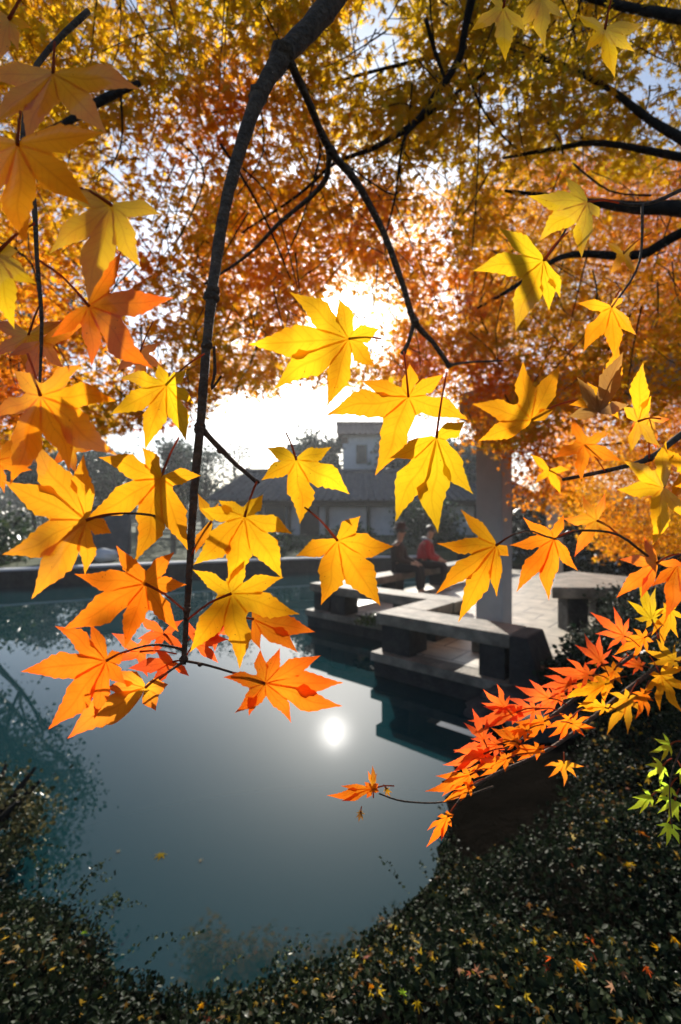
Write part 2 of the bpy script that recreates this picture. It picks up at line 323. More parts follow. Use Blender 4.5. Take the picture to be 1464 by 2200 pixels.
def beam(a, b_, z0, z1, w_=.13, ext=.35):
    a = Vector((*a, 0)); b2 = Vector((*b_, 0)); d = (b2-a).normalized(); n = Vector((-d.y, d.x, 0)); a = a-d*ext; b2 = b2+d*ext
    mm = MB(); mm.prism([tuple((a+n*w_)[:2]), tuple((a-n*w_)[:2]), tuple((b2-n*w_)[:2]), tuple((b2+n*w_)[:2])], z0, z1); mm.build('beam', M['column'], pvn, bevel=.015)
beam(c1, c3, BZ, BZ+.30); beam(c2, c4, BZ, BZ+.30)
# ------------------------------------------------------------------ far bank: wall, hedge, houses
wl = [(-13, 9.35), (-8.4, 11.05), (-4.5, 13.05), (-1, 14.45), (2.6, 15.2)]
t = thing('bank_wall', 'low dark retaining wall with a pale coping along the far bank', 'wall', (-4.5, 13.05, 0))
def strip(pl, w0, w1, z0, z1):
    mm = MB(); L, R = [], []
    for i, p in enumerate(pl):
        d = Vector(pl[min(i+1, len(pl)-1)])-Vector(pl[max(i-1, 0)]); d.normalize(); n = Vector((-d.y, d.x)); L.append(tuple(Vector(p)+n*w1)); R.append(tuple(Vector(p)+n*w0))
    for i in range(len(pl)-1): mm.prism([R[i], R[i+1], L[i+1], L[i]], z0, z1)
    return mm
strip(wl, -.02, .28, -.6, .40).build('wall', M['darkstone'], t); strip(wl, -.05, .34, .402, .455).build('coping', M['plaster'], t)
r = MB(); r.ball((-6.9, 13.3, .62), .26, (1.5, .9, .8), jit=.12); tag(r.build('pale_rock', M['plaster'], loc=(-6.9, 13.3, .5)), 'small pale rock on the far bank left of the hanging branch', 'rock')
t = thing('garden_wall', 'dark grey garden wall panel standing on the far bank behind the orange leaves', 'wall', (-7.7, 15.2, .5))
b = MB(); b.box(-8.4, -7.0, 15.0, 15.25, .45, 2.0); b.build('panel', M['tile'], t, bevel=.02); b = MB(); b.box(-8.5, -6.9, 14.94, 15.31, 2.002, 2.12); b.build('coping', M['darkstone'], t, bevel=.02)
t = thing('stone_railing', 'low stone railing with two pale rails on the far left bank', 'railing', (-5.6, 15.3, .5))
for z in (.98, 1.28):
    b = MB(); b.box(-6.7, -4.3, 15.2, 15.3, z, z+.07); b.build('rail', M['stone'], t, bevel=.01)
for x in (-6.75, -5.6, -4.35):
    b = MB(); b.box(x-.07, x+.07, 15.16, 15.34, .4, 1.45); b.build('post', M['stone'], t, bevel=.015)
def roof(mm, x0, x1, y0, y1, z0, zr, ridge=.5, step=.35, over=.0, hip=0.):
    ym = y0+(y1-y0)*ridge; h = hip
    mm.add([(x0, y0, z0), (x1, y0, z0), (x1-h, ym, zr), (x0+h, ym, zr), (x0, y1, z0), (x1, y1, z0)], [(0, 1, 2, 3), (3, 2, 5, 4), (0, 3, 4), (1, 5, 2), (0, 4, 5, 1)])
    k = int((x1-x0)/step)
    for i in range(k+1):                                  # rounded tile rows
        x = x0+(x1-x0)*i/k; xt = x0+h+(x1-x0-2*h)*i/k
        mm.tube([(x, y0-.05, z0+.03), (xt, ym, zr+.03)], [.07, .07], 5, sub=1)
    mm.tube([(x0+h-.1, ym, zr+.08), (x1-h+.1, ym, zr+.08)], [.14, .14], 6, sub=1)
t = thing('tiled_house', 'long low house with a grey tiled roof and white walls between dark posts', 'house', (0, 23, .9))
b = MB(); b.box(-5.2, 8.5, 22.4, 26.5, .5, 2.62); b.build('wall', M['plaster'], t)
b = MB(); roof(b, -6.2, 9.5, 21.2, 27.6, 2.55, 4.15, hip=1.2); b.build('roof', M['tile'], t)
for x in (-5.2, -3.9, -2.5, -.65, 1.35, 3.1, 4.9, 6.6, 8.4):
    b = MB(); b.box(x-.09, x+.09, 22.0, 22.2, .5, 2.545); b.build('post', M['wood'], t, bevel=.01)
b = MB(); b.box(-5.6, 8.9, 21.95, 22.25, 2.3, 2.543); b.build('eave_beam', M['wood'], t)
for x in (-3.2, 3.95):
    b = MB(); b.box(x-.5, x+.5, 22.36, 22.398, 1.0, 2.3); f = b.build('window', M['wood'], t); b = MB(); b.box(x-.42, x+.42, 22.34, 22.357, 1.08, 2.22); b.build('pane', M['glass'], f)
b = MB(); b.box(-2.0, -1.05, 22.36, 22.398, .6, 2.3); b.build('door', M['wood'], t)
t = thing('white_house', 'tall white house with one small window rising behind the long grey roof', 'house', (1.4, 30, 1))
b = MB(); b.box(.15, 2.65, 29, 33, .6, 7.0); b.build('wall', M['plaster'], t)
b = MB(); roof(b, -.2, 3.0, 28.4, 33.6, 7.0, 8.1); b.build('roof', M['brown'], t)
b = MB(); b.box(1.0, 1.7, 28.93, 28.998, 5.2, 6.4); f = b.build('window', M['stone'], t); b = MB(); b.box(1.1, 1.6, 28.9, 28.928, 5.28, 6.32); b.build('pane', M['glass'], f)
b = MB(); b.box(.05, .5, 28.95, 28.998, 6.5, 6.9); b.build('trim', M['brown'], t)
t = thing('gabled_house', 'grey gabled house roof peeking out between bare trees and the white house', 'house', (-2, 34, 1))
b = MB(); b.box(-4.2, .4, 32.6, 37, .6, 5.0); b.build('wall', M['plaster'], t)
b = MB(); roof(b, -4.8, .1, 31.8, 37.8, 5.0, 7.2, hip=.8); b.build('roof', M['brown'], t)
# ------------------------------------------------------------------ foliage tools
def star_template(n=7):
    angs = {7: [0, 37, -37, 78, -78, 125, -125], 5: [0, 45, -45, 95, -95]}[n]; lens = {7: [1, .93, .93, .72, .72, .38, .38], 5: [1, .85, .85, .55, .55]}[n]
    L = sorted(zip(angs, lens)); pts = [(0, 0, 0)]
    for i, (a, l) in enumerate(L):
        pts.append((math.sin(math.radians(a))*l, math.cos(math.radians(a))*l, -.22*l*l))
        if i < len(L)-1:
            b_, l2 = L[i+1]; mA = math.radians((a+b_)/2); k = .36*min(l, l2)+.03; pts.append((math.sin(mA)*k, math.cos(mA)*k, .03))
    n_ = len(pts)-1
    return np.array(pts), np.array([(0, i+1, i) for i in range(1, n_)])
def oval_template():
    p = np.array([(0, 0, 0), (.30, .25, .10), (.33, .6, .12), (0, 1, -.06), (-.33, .6, .12), (-.30, .25, .10), (0, .5, 0)])
    return p, np.array([(6, 0, 1), (6, 1, 2), (6, 2, 3), (6, 3, 4), (6, 4, 5), (6, 5, 0)])
def basis(nrm, roll):
    nrm = nrm/np.linalg.norm(nrm, axis=1, keepdims=True); h = np.where(np.abs(nrm[:, 2:3]) > .95, np.array([[1., 0, 0]]), np.array([[0, 0, 1.]]))
    a = np.cross(h, nrm); a /= np.linalg.norm(a, axis=1, keepdims=True); b = np.cross(nrm, a); c, s_ = np.cos(roll)[:, None], np.sin(roll)[:, None]
    return a*c+b*s_, -a*s_+b*c, nrm
def leaf_cloud(name, pos, nrm, roll, size, col, templ, smooth=False):
    T, FC = templ; X, Y, Z = basis(nrm, roll); n = len(pos); k = len(T)
    cu = rng.uniform(.2, 1.9, n)[:, None]
    co_ = pos[:, None, :]+size[:, None, None]*(T[None, :, 0:1]*X[:, None]+T[None, :, 1:2]*Y[:, None]+(T[None, :, 2:3]*cu[:, :, None])*Z[:, None])
    fi = (FC[None]+(np.arange(n)*k)[:, None, None]).reshape(-1)
    return np_mesh(name, co_, fi, 3, np.repeat(col, k, axis=0), smooth)
STAR7, STAR5, OVAL = star_template(7), star_template(5), oval_template()
def rnd_dirs(n): d = rng.normal(size=(n, 3)); return d/np.linalg.norm(d, axis=1, keepdims=True)
def palette(t, stops):
    xs = [s_[0] for s_ in stops]; return np.stack([np.interp(t, xs, [s_[1][k] for s_ in stops]) for k in range(3)], 1)
# ---- generic tree: trunk with limbs, crown of leaf clumps
def limbs(base, top, r0, nl, reach, mm, rnd, levels=2, z0=.35):
    base = Vector(base); top = Vector(top); ends = []
    pts = [base.lerp(top, k/5)+Vector((rnd.uniform(-.06, .06), rnd.uniform(-.06, .06), 0))*reach*(k > 0) for k in range(6)]
    mm.tube(pts, [r0*(1-.75*k/5) for k in range(6)], 8, .08)
    def grow(p, d, L, r, lv):
        q_ = [p]; dd = d.copy()
        for k in range(4):
            dd = (dd+Vector((rnd.uniform(-.3, .3), rnd.uniform(-.3, .3), rnd.uniform(-.1, .25)))).normalized(); q_.append(q_[-1]+dd*L/4)
        mm.tube(q_, [r*(1-.8*k/4) for k in range(5)], 5, 0, sub=2); ends.append(q_[-1]); ends.append(q_[2])
        if lv > 0:
            for k in range(rnd.randint(2, 4)):
                i = rnd.randint(1, 4); d2 = (dd+Vector((rnd.uniform(-1, 1), rnd.uniform(-1, 1), rnd.uniform(-.3, .8)))).normalized(); grow(q_[i], d2, L*rnd.uniform(.45, .7), r*.5, lv-1)
    for k in range(nl):
        f = z0+(1-z0)*k/max(nl-1, 1); p = base.lerp(top, f); a = k*2.4+rnd.uniform(-.4, .4); up = rnd.uniform(.15, .7)
        grow(p, Vector((math.cos(a), math.sin(a), up)).normalized(), reach*(1.05-.5*f)*rnd.uniform(.8, 1.15), r0*.45*(1.1-f*.6), levels)
    return ends
def tree(name, label, cat, base, height, reach, nleaf, lsize, pal, group=None, mat='green', bark='darkbark', nl=9, levels=2, spread=.35, lean=(0, 0), seed=1, templ=OVAL, group_=None):
    rnd = random.Random(seed); t = thing(name, label, cat, base, group); mm = MB()
    ends = limbs(base, (base[0]+lean[0], base[1]+lean[1], base[2]+height*.9), height*.035, nl, reach, mm, rnd, levels)
    mm.build('trunk', M[bark], t, smooth=True)
    if nleaf:
        E = np.array([tuple(e_) for e_ in ends]); E = E[rng.integers(0, len(E), nleaf)]
        p = E+rng.normal(size=(nleaf, 3))*np.array([1, 1, .7])*spread
        nr = rnd_dirs(nleaf)+np.array([0, 0, .8]); cl = palette(np.clip(VN2.fbm(p[:, 0]*1.5+seed, p[:, 2]*1.5)*1.2-.1+rng.normal(size=nleaf)*.12, 0, 1), pal)
        link('crown', leaf_cloud('crown', p, nr, rng.uniform(0, 6.28, nleaf), lsize*rng.uniform(.6, 1.3, nleaf), cl, templ), M[mat], t)
    return t
def bush(name, label, cat, base, r, h, n, lsize, pal, group=None, mat='green', seed=1):
    rnd = random.Random(seed); t = thing(name, label, cat, base, group); mm = MB()
    for k in range(8):
        a = k*.8+rnd.random(); mm.tube([base, (base[0]+math.cos(a)*r*.4, base[1]+math.sin(a)*r*.4, base[2]+h*.5), (base[0]+math.cos(a)*r*.75, base[1]+math.sin(a)*r*.75, base[2]+h*.85)], [.03, .02, .008], 5, sub=2)
    mm.build('stem', M['darkbark'], t)
    nb = 26; bc = rnd_dirs(nb); bc[:, 2] = np.abs(bc[:, 2]); bc = bc*rng.uniform(.45, .95, nb)[:, None]*np.array([r, r, h])+np.array(base)
    p = bc[rng.integers(0, nb, n)]+rng.normal(size=(n, 3))*np.array([r, r, h])*.17; p[:, 2] = np.maximum(p[:, 2], base[2]+.01)
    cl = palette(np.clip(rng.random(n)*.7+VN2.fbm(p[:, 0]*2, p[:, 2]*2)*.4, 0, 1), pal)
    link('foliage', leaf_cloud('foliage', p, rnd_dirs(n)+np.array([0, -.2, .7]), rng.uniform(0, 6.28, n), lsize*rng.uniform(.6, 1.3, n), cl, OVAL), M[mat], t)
    return t
GP = [(0, (.010, .022, .012)), (.5, (.025, .055, .02)), (.85, (.05, .085, .03)), (1, (.10, .11, .04))]
TP = [(0, (.02, .04, .035)), (.6, (.045, .08, .06)), (1, (.10, .13, .09))]
bush('evergreen_shrub', 'dark green shrub on the far bank at the left edge of the picture', 'shrub', (-9.9, 12.6, .45), 1.5, 1.7, 5000, .13, GP, 'dark shrubs on the far bank', seed=3)
bush('evergreen_shrub', 'low dark green shrub on the far bank just right of the hanging branch', 'shrub', (-2.6, 16.2, .5), 1.3, .95, 3500, .12, GP, 'dark shrubs on the far bank', seed=4)
bush('evergreen_shrub', 'dark green shrub against the long white house wall, left of the seated people', 'shrub', (.4, 17.2, .55), 1.2, .9, 3500, .12, GP, 'dark shrubs on the far bank', seed=5)
bush('evergreen_shrub', 'tall dark green shrub directly behind the two seated people', 'shrub', (3.3, 17.6, .6), 1.4, 1.9, 4500, .13, GP, 'dark shrubs on the far bank', seed=6)
bush('evergreen_shrub', 'large blackish shrub standing for the shade beyond the second column and the stone table', 'shrub', (7.0, 14.6, .5), 2.1, 2.4, 6500, .14, [(0, (.006, .010, .006)), (1, (.03, .035, .015))], 'dark shrubs on the far bank', seed=7)  # dark mass put in for the shade under the maple; leaf colours blackened
bush('evergreen_shrub', 'blackish shrub standing for shade right of the stone table at the back of the terrace', 'shrub', (7.6, 10.6, .4), 1.6, 2.0, 5000, .12, [(0, (.006, .010, .006)), (1, (.03, .035, .015))], 'dark shrubs on the far bank', seed=8)  # second mass for that shade, same blackened leaf colours
tree('tall_tree', 'tall thinly leaved tree at the far left whose crown shows mirrored in the pond', 'tree', (-16.5, 20.5, .6), 11.5, 5.2, 9000, .20, TP, None, seed=11, nl=11, spread=.45, lean=(1.5, 0))
k = 0
for (u, Y, h, R, lab) in [(505, 27, 4.8, 2.0, 'bare grey tree left of the gabled house, its top just over the leaf tips'), (440, 25, 4.2, 1.9, 'bare grey tree just right of the hanging branch, behind the railing'), (250, 27, 4.6, 2.2, 'bare grey tree on the left bank above the dark garden wall')]:
    k += 1; x = (u-CU)/F*Y; tree('bare_tree', lab, 'tree', (x, Y, .8), h, R, 500, .16, TP, 'bare trees across the pond', seed=20+k, nl=13, levels=3, bark='greybark', spread=.3)
for (u, Y, h, R, lab) in [(395, 30, 5.0, 2.0, 'blue green tree behind the hanging branch on the far bank'), (215, 31, 4.9, 2.2, 'blue green tree behind the bare tree on the left'), (75, 29, 4.4, 2.2, 'blue green tree at far left above the dark shrub'), (690, 30, 5.4, 1.7, 'blue green tree between the gabled house and the white house'), (870, 27, 4.6, 1.8, 'blue green tree behind the long house right of the white house'), (990, 25, 4.4, 2., 'blue green tree left of the nearest column')]:
    k += 1; x = (u-CU)/F*Y; tree('evergreen_tree', lab, 'tree', (x, Y, .85), h, R, 4500, .26, TP, 'evergreen trees across the pond', seed=20+k, nl=10, spread=.42)
# far-off wood closing the horizon
n = 26000; xw = rng.uniform(-75, 75, n); yw = rng.uniform(52, 62, n); hw = 3.2+2.2*VN3.fbm(xw*.16, yw*0); zw = .8+hw*rng.random(n)**.7
tag(link('woodland', leaf_cloud('woodland', np.stack([xw, yw, zw], 1), rnd_dirs(n)+np.array([0, -.3, .5]), rng.uniform(0, 6.28, n), rng.uniform(.35, .8, n), palette(rng.random(n), TP), OVAL), M['green']), 'distant bluish wood along the horizon beyond the houses', 'wood', kind='stuff')
bush('moss_clump', 'small clump of green weeds growing on the stone edge left of the nearest bench', 'plant', tuple(onplane(792, 1338, DK)), .2, .13, 900, .03, [(0, (.03, .06, .02)), (1, (.12, .2, .06))], None, 'green', 51)
# ------------------------------------------------------------------ near ground cover
def bare(x, y):                       # naked earth, coloured dark for the shade, between terrace and ground cover
    return sstep(x, .52, .62)*(1-sstep(x-.62*(y-1.9), .80, 1.02))*sstep(y-.12*np.abs(x-.9), 1.93, 2.06)
def cover_h(x, y):
    sd = pond_sd(x, y); return ground_h(x, y)+(.04+.20*sstep(sd, -.05, .5))*(.35+1.25*VN.fbm(x*2.6+5, y*2.6))
n = 300000; x = rng.uniform(-2.6, 3.0, n); y = rng.uniform(.45, 4.6, n); sd = pond_sd(x, y)
den = np.where(y < 2.6, 1, .55); k = (sd > -.10*VN2(x*6, y*6)-.0) & (rng.random(n) < den) & ~((x > 1.9) & (y > 3.4) & (sd < .5)) & (np.abs(x) < .75*y+.5) & (rng.random(n) > bare(x, y)*1.1); x, y = x[k], y[k]; n = len(x)
H = cover_h(x, y); G0 = np.maximum(ground_h(x, y), 0); z = G0+(H-G0)*(1-rng.random(n)**2*.75)+rng.normal(size=n)*.012+.005
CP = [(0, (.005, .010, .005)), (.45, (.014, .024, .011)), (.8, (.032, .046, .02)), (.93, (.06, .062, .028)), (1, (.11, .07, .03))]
nr = rnd_dirs(n)*.9+np.array([0, -.1, .8])
cl = palette(np.clip(rng.random(n)*.75+(VN2.fbm(x*3, y*3)-.4)*.6, 0, 1), CP)
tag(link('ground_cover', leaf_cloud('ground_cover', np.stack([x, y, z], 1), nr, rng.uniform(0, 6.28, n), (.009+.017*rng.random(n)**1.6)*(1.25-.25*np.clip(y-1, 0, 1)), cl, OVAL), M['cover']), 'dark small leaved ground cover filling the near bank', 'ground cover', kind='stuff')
# trailing shoots over the water's edge
sp_, sc_, sn_ = [], [], []
PL = [(-1.9, 2.2), (-1.5, 2.05), (-1.1, 1.88), (-.78, 1.64), (-.5, 1.52), (-.2, 1.6), (.05, 1.72), (.28, 1.92), (.45, 2.08)]
for i in range(46):
    j = random.randrange(len(PL)-1) if random.random() < .25 else random.randrange(3); f = random.random(); bx, by = PL[j][0]*(1-f)+PL[j+1][0]*f, PL[j][1]*(1-f)+PL[j+1][1]*f
    az = random.uniform(.3, 2.4); L_ = random.uniform(.08, .34); rise = random.uniform(.1, .55)
    for k in range(int(L_/.011)):
        t_ = k*.011; sp_.append((bx+math.cos(az)*t_*.8+random.uniform(-.008, .008), by+math.sin(az)*t_*.8, .10+t_*rise-1.6*t_*t_+random.uniform(-.008, .008))); sn_.append(random.random())
sp_ = np.array(sp_); n = len(sp_)
tag(link('trailing_shoots', leaf_cloud('trailing_shoots', sp_, rnd_dirs(n)+np.array([0, -.3, .7]), rng.uniform(0, 6.28, n), rng.uniform(.008, .02, n), palette(np.array(sn_), [(0, (.01, .022, .012)), (.6, (.03, .055, .03)), (1, (.12, .14, .05))]), OVAL), M['cover']), 'small leafy shoots trailing over the edge of the pond', 'ground cover', kind='stuff')
bush('shrub', 'low yellowish green shrub on the left bank at the edge of the picture', 'shrub', (-1.75, 2.2, .08), .34, .33, 3200, .024, [(0, (.012, .022, .012)), (.6, (.05, .06, .025)), (1, (.25, .2, .08))], 'low shrubs on the bank', 'cover', 41)
# leaf litter specks among it
n = 8500; x = rng.uniform(-2.2, 2.6, n); y = rng.uniform(.7, 3.6, n); k = (pond_sd(x, y) > .02) & (VN3.fbm(x*1.7, y*1.7) > .42) & (bare(x, y) < .3); x, y = x[k], y[k]; n = len(x)
z = cover_h(x, y)+rng.normal(size=n)*.02
cl = palette(rng.random(n), [(0, (.25, .10, .04)), (.35, (.55, .30, .05)), (.7, (.85, .58, .03)), (.9, (.7, .58, .35)), (1, (.5, .08, .04))])
tag(link('leaf_litter', leaf_cloud('leaf_litter', np.stack([x, y, z], 1), rnd_dirs(n)*.6+np.array([0, -.2, 1]), rng.uniform(0, 6.28, n), (.008+.020*rng.random(n)**2.2), cl, STAR5), M['crown']), 'tiny yellow and brown leaf flecks scattered over the ground cover', 'leaf litter', kind='stuff')
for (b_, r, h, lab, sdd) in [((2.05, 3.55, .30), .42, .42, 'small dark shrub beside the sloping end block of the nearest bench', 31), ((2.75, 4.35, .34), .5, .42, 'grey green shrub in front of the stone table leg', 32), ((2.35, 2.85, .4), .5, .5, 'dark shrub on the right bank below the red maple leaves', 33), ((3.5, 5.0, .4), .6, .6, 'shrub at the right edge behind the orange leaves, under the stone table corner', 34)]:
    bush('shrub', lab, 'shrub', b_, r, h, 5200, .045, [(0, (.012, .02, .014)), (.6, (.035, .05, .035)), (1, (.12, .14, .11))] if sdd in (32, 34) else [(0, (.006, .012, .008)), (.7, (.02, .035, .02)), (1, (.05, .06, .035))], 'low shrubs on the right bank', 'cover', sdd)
for (u, v, z, r, lab) in [(1110, 1505, .12, .22, 'dark rock at the foot of the sloping bench block'), (1195, 1560, .18, .26, 'dark rock right of the bench block, behind the red leaves'), (1050, 1530, .0, .18, 'low wet rock at the water line under the nearest bench')]:
    p = onplane(u, v, z); b = MB(); b.ball(p, r, (1.3, 1, .6), 14, 9, .2); tag(b.build('rock', M['rock'], loc=p, smooth=True), lab, 'rock', 'rocks by the terrace corner')
# ------------------------------------------------------------------ hero maple leaves
C = dict(Y=((.92, .54, .015), (.92, .45, .012)), G=((.92, .44, .012), (.92, .34, .01)), O=((.90, .30, .012), (.90, .21, .01)), R=((.92, .20, .02), (.92, .10, .03)), D=((.74, .40, .014), (.84, .32, .012)),
         L=((.62, .44, .012), (.74, .44, .012)), E=((.52, .74, .06), (.46, .70, .04)), B=((.30, .16, .05), (.42, .22, .04)), GR=((.90, .48, .025), (.88, .14, .02)), YR=((.90, .55, .03), (.88, .18, .02)), OR=((.9, .30, .012), (.88, .14, .01)))
def mix3(a, b_, t): return tuple(a[i]*(1-t)+b_[i]*t for i in range(3))
TS = [0, .07, .14, .21, .28, .34, .40, .46, .52, .57, .62, .67, .72, .765, .81, .85, .89, .925, .96, 1.0]
WM = {(1066, 1172): .72, (1190, 1157): .78, (312, 1254): .84, (228, 1420): .85, (570, 1468): .85, (637, 988): 1.12, (726, 1162): 1.12, (1412, 1209): .8, (1282, 1118): .8, (526, 1110): 1.05, (191, 657): .85}
def maple_leaf(parent, c, tips, colr, depth=None, stalk=None, name='leaf', lift=1., wmul=1., mat='leaf', flat=None, sdepth=None):
    """one leaf: veined lobes from the stalk joint to each tip; real size from its own distance"""
    rd = random.Random(int(c[0]*7+c[1]*13)); ca, cb = C[colr]; wmul *= WM.get(c, .92)
    jt = rd.uniform(.9, 1.08); ca = tuple(min(.95, x*jt) for x in ca)
    L = [math.hypot(t[0]-c[0], t[1]-c[1]) for t in tips]; mx = max(L)
    D = depth or max(.26, min(.9, .056*F/mx))
    order = sorted(range(len(tips)), key=lambda i: math.atan2(tips[i][1]-c[1], tips[i][0]-c[0])); A = [math.atan2(tips[i][1]-c[1], tips[i][0]-c[0]) for i in order]; n = len(order)
    gaps = [((A[(i+1) % n]-A[i]) % (2*math.pi)) for i in range(n)]
    tilt = rd.uniform(-.35, .35), rd.uniform(-.3, .2); wav = rd.uniform(.03, .075); ph0 = rd.uniform(0, 6)
    V, Fc, Cc, LB = [], [], [], []
    def vert(u, v, dz, col, ac, al):
        dx, dy = u-c[0], v-c[1]; dep = D+wav*math.sin(dx/mx*3.1+ph0)*math.sin(dy/mx*3.7+ph0*2)*mx*D/F+(dx*tilt[0]+dy*tilt[1])*D/F+dz
        V.append(P(u, v, dep)); Cc.append(col); LB.append((ac, al, 0)); return len(V)-1
    tone = rd.uniform(.7, 1.1)
    mid0 = vert(c[0], c[1], 0, mix3(ca, cb, .25), 0, 0)
    S_ = []                                                # sinus point after lobe i
    for i in range(n):
        j = (i+1) % n; l = min(L[order[i]], L[order[j]])
        if gaps[i] > math.radians(105): S_.append(None)
        else:
            a = A[i]+gaps[i]/2; k = (.33+.16*math.cos(min(gaps[i], 1.5)))*l*rd.uniform(.92, 1.05); S_.append((c[0]+math.cos(a)*k, c[1]+math.sin(a)*k))
    for i in range(n):
        ti = tips[order[i]]; l = L[order[i]]; ang = A[i]; dv = ((ti[0]-c[0])/l, (ti[1]-c[1])/l); nv = (-dv[1], dv[0]); W = (.192*max(l, .55*mx))*wmul
        bow = rd.uniform(-.07, .07)*l; curl = rd.uniform(-.10, .22)*l*D/F*lift; ln = rd.uniform(.0, 1.)
        if flat is not None: curl *= flat
        rows = []
        for ti_, t in enumerate(TS[1:]):
            env = float(np.interp(t, [0, .14, .28, .42, .52, .62, .72, .82, .92, 1], [.2, .5, .84, 1, .95, .80, .57, .33, .13, 0]))
            b0 = bow*float(sstep(t, .35, .7))*(1-t)*3; pu, pv = c[0]+dv[0]*l*t+nv[0]*b0, c[1]+dv[1]*l*t+nv[1]*b0; dz = curl*t*t
            cl_ = mix3(ca, cb, min(1, max(0, t*1.1*tone-.15+.15*ln))); rw = []
            for sgn in (1, -1):
                h = W*env*(1.06 if ti_ % 2 else .95)*rd.uniform(.97, 1.03); s_ = S_[i] if sgn > 0 else S_[i-1]
                if t < .42:                                 # inside the palm: pulled to the shared sinus line
                    if s_ is None: h = W*(.30+.7*t/.42)*.9
                    else:
                        ps = ((s_[0]-c[0])*nv[0]+(s_[1]-c[1])*nv[1])*sgn; pl = (s_[0]-c[0])*dv[0]+(s_[1]-c[1])*dv[1]
                        h = ps*(t*l/max(pl, 1e-3))+.012*l if t*l < pl else max(W*env*.85, min(ps, W)*.9)
                elif s_ is not None:
                    pl = (s_[0]-c[0])*dv[0]+(s_[1]-c[1])*dv[1]
                    if t*l < pl*1.0: h = min(h, abs((s_[0]-c[0])*nv[0]+(s_[1]-c[1])*nv[1]))
                ee = 0 if t == 1 else rd.uniform(-.03, .03)*W
                rw.append((vert(pu+nv[0]*h*sgn*.5, pv+nv[1]*h*sgn*.5, dz+h*.06*D/F, cl_, .5, t), vert(pu+nv[0]*(h+ee)*sgn, pv+nv[1]*(h+ee)*sgn, dz+h*.07*D/F, mix3(cl_, cb, .3), 1, t)))
            rows.append((vert(pu, pv, dz, cl_, 0, t), rw))
        pm_, pr = mid0, [(mid0, mid0), (mid0, mid0)]
        for (mv, rw) in rows:
            for q_ in (0, 1):
                for a0, a1, b0_, b1 in ((pm_, pr[q_][0], mv, rw[q_][0]), (pr[q_][0], pr[q_][1], rw[q_][0], rw[q_][1])):
                    f = [a0, a1, b1, b0_] if q_ else [a0, b0_, b1, a1]; f2 = []
                    for w_ in f:
                        if w_ not in f2: f2.append(w_)
                    if len(f2) > 2: Fc.append(tuple(f2))
            pm_, pr = mv, rw
    mb = MB(); mb.v = [tuple(v_) for v_ in V]; mb.f = Fc; mb.c = Cc
    if stalk is None:
        ax = sum(t[0]-c[0] for t in tips), sum(t[1]-c[1] for t in tips); al = math.hypot(*ax) or 1; stalk = (c[0]-ax[0]/al*mx*.45, c[1]-ax[1]/al*mx*.45)
    p0 = P(c[0], c[1], D-.0008); p1 = P(stalk[0], stalk[1], sdepth or D+.012); rr = .00085
    n0 = len(mb.v); mb.tube([p0, p0.lerp(p1, .5)+Vector((0, 0, (p1-p0).length*.06)), p1], [rr*1.5, rr, rr], 5, col=(.45, .13, .05), sub=3); LB += [(.6, .0, 0)]*(len(mb.v)-n0)
    me = mb.mesh('leaf', smooth=True, col=True)
    a = me.color_attributes.new('lobe', 'FLOAT_COLOR', 'POINT'); c4 = np.ones((len(mb.v), 4), np.float32); c4[:, :3] = np.array(LB); a.data.foreach_set('color', c4.ravel())
    return link(name, me, M[mat], parent, loc=p0)
def pxtube(parent, name, pts, mat='bark', seg=8, rough=.12, sub=4, knots=()):
    """branch through photo sight lines (u, v, radius in photo pixels, depth)"""
    mb = MB(); mb.tube([P(u, v, d) for (u, v, r, d) in pts], [.86*r*d/F for (u, v, r, d) in pts], seg, rough, sub=sub)
    for (u, v, r, d) in knots: mb.ball(P(u, v, d), .88*r*d/F, (1, 1, .8), 8, 6, .15)
    return mb.build(name, M[mat], parent, smooth=True, loc=P(pts[0][0], pts[0][1], pts[0][3]))
# --- central hanging branch
hb = thing('maple_branch', 'dark knotted maple branch hanging down the picture with large yellow and orange leaves', 'branch', P(720, -60, .8))
pxtube(hb, 'stem', [(760, -90, 32, .85), (700, 20, 28, .8), (607, 125, 22, .74), (560, 200, 19, .71), (520, 310, 15.5, .68), (488, 430, 14, .65), (468, 540, 13.5, .62), (455, 640, 13, .58), (443, 760, 11, .55), (432, 900, 11, .52), (418, 1050, 10, .49), (408, 1220, 8.5, .46), (401, 1330, 7, .45), (395, 1428, 6, .44)], seg=10, sub=5, rough=.09,
       knots=[(609, 118, 32, .74), (556, 205, 24, .71), (455, 640, 20, .58), (457, 625, 18, .58), (445, 742, 15, .55), (431, 915, 15, .52), (428, 925, 13, .52), (402, 1310, 10, .45), (396, 1415, 12, .44)])
pxtube(hb, 'side_branch', [(622, 130, 11, .74), (660, 210, 9, .8), (708, 320, 8.5, .9), (765, 390, 8.5, .98), (820, 490, 8, 1.05), (862, 600, 7.5, 1.1), (890, 688, 7.5, 1.14), (930, 735, 6, 1.18), (965, 785, 5, 1.2)], knots=[(712, 325, 14, .9), (892, 690, 11, 1.14), (965, 785, 9, 1.2)])
pxtube(hb, 'side_branch', [(890, 690, 5.5, 1.14), (880, 730, 5, 1.15), (868, 755, 5, 1.15)], knots=[(868, 757, 8, 1.15)])
pxtube(hb, 'side_branch', [(965, 785, 4, 1.2), (1010, 778, 3, 1.3), (1080, 775, 2, 1.4)])
pxtube(hb, 'side_branch', [(708, 330, 7, .9), (700, 385, 7, .95), (660, 430, 6, 1.0), (600, 480, 5, 1.1), (530, 550, 4, 1.2), (440, 610, 3, 1.3)])
pxtube(hb, 'side_branch', [(432, 920, 8, .52), (470, 960, 7, .515), (510, 1000, 5.5, .51), (552, 1035, 5, .5)], knots=[(474, 968, 9, .515), (552, 1035, 7, .5), (436, 925, 12, .52)])
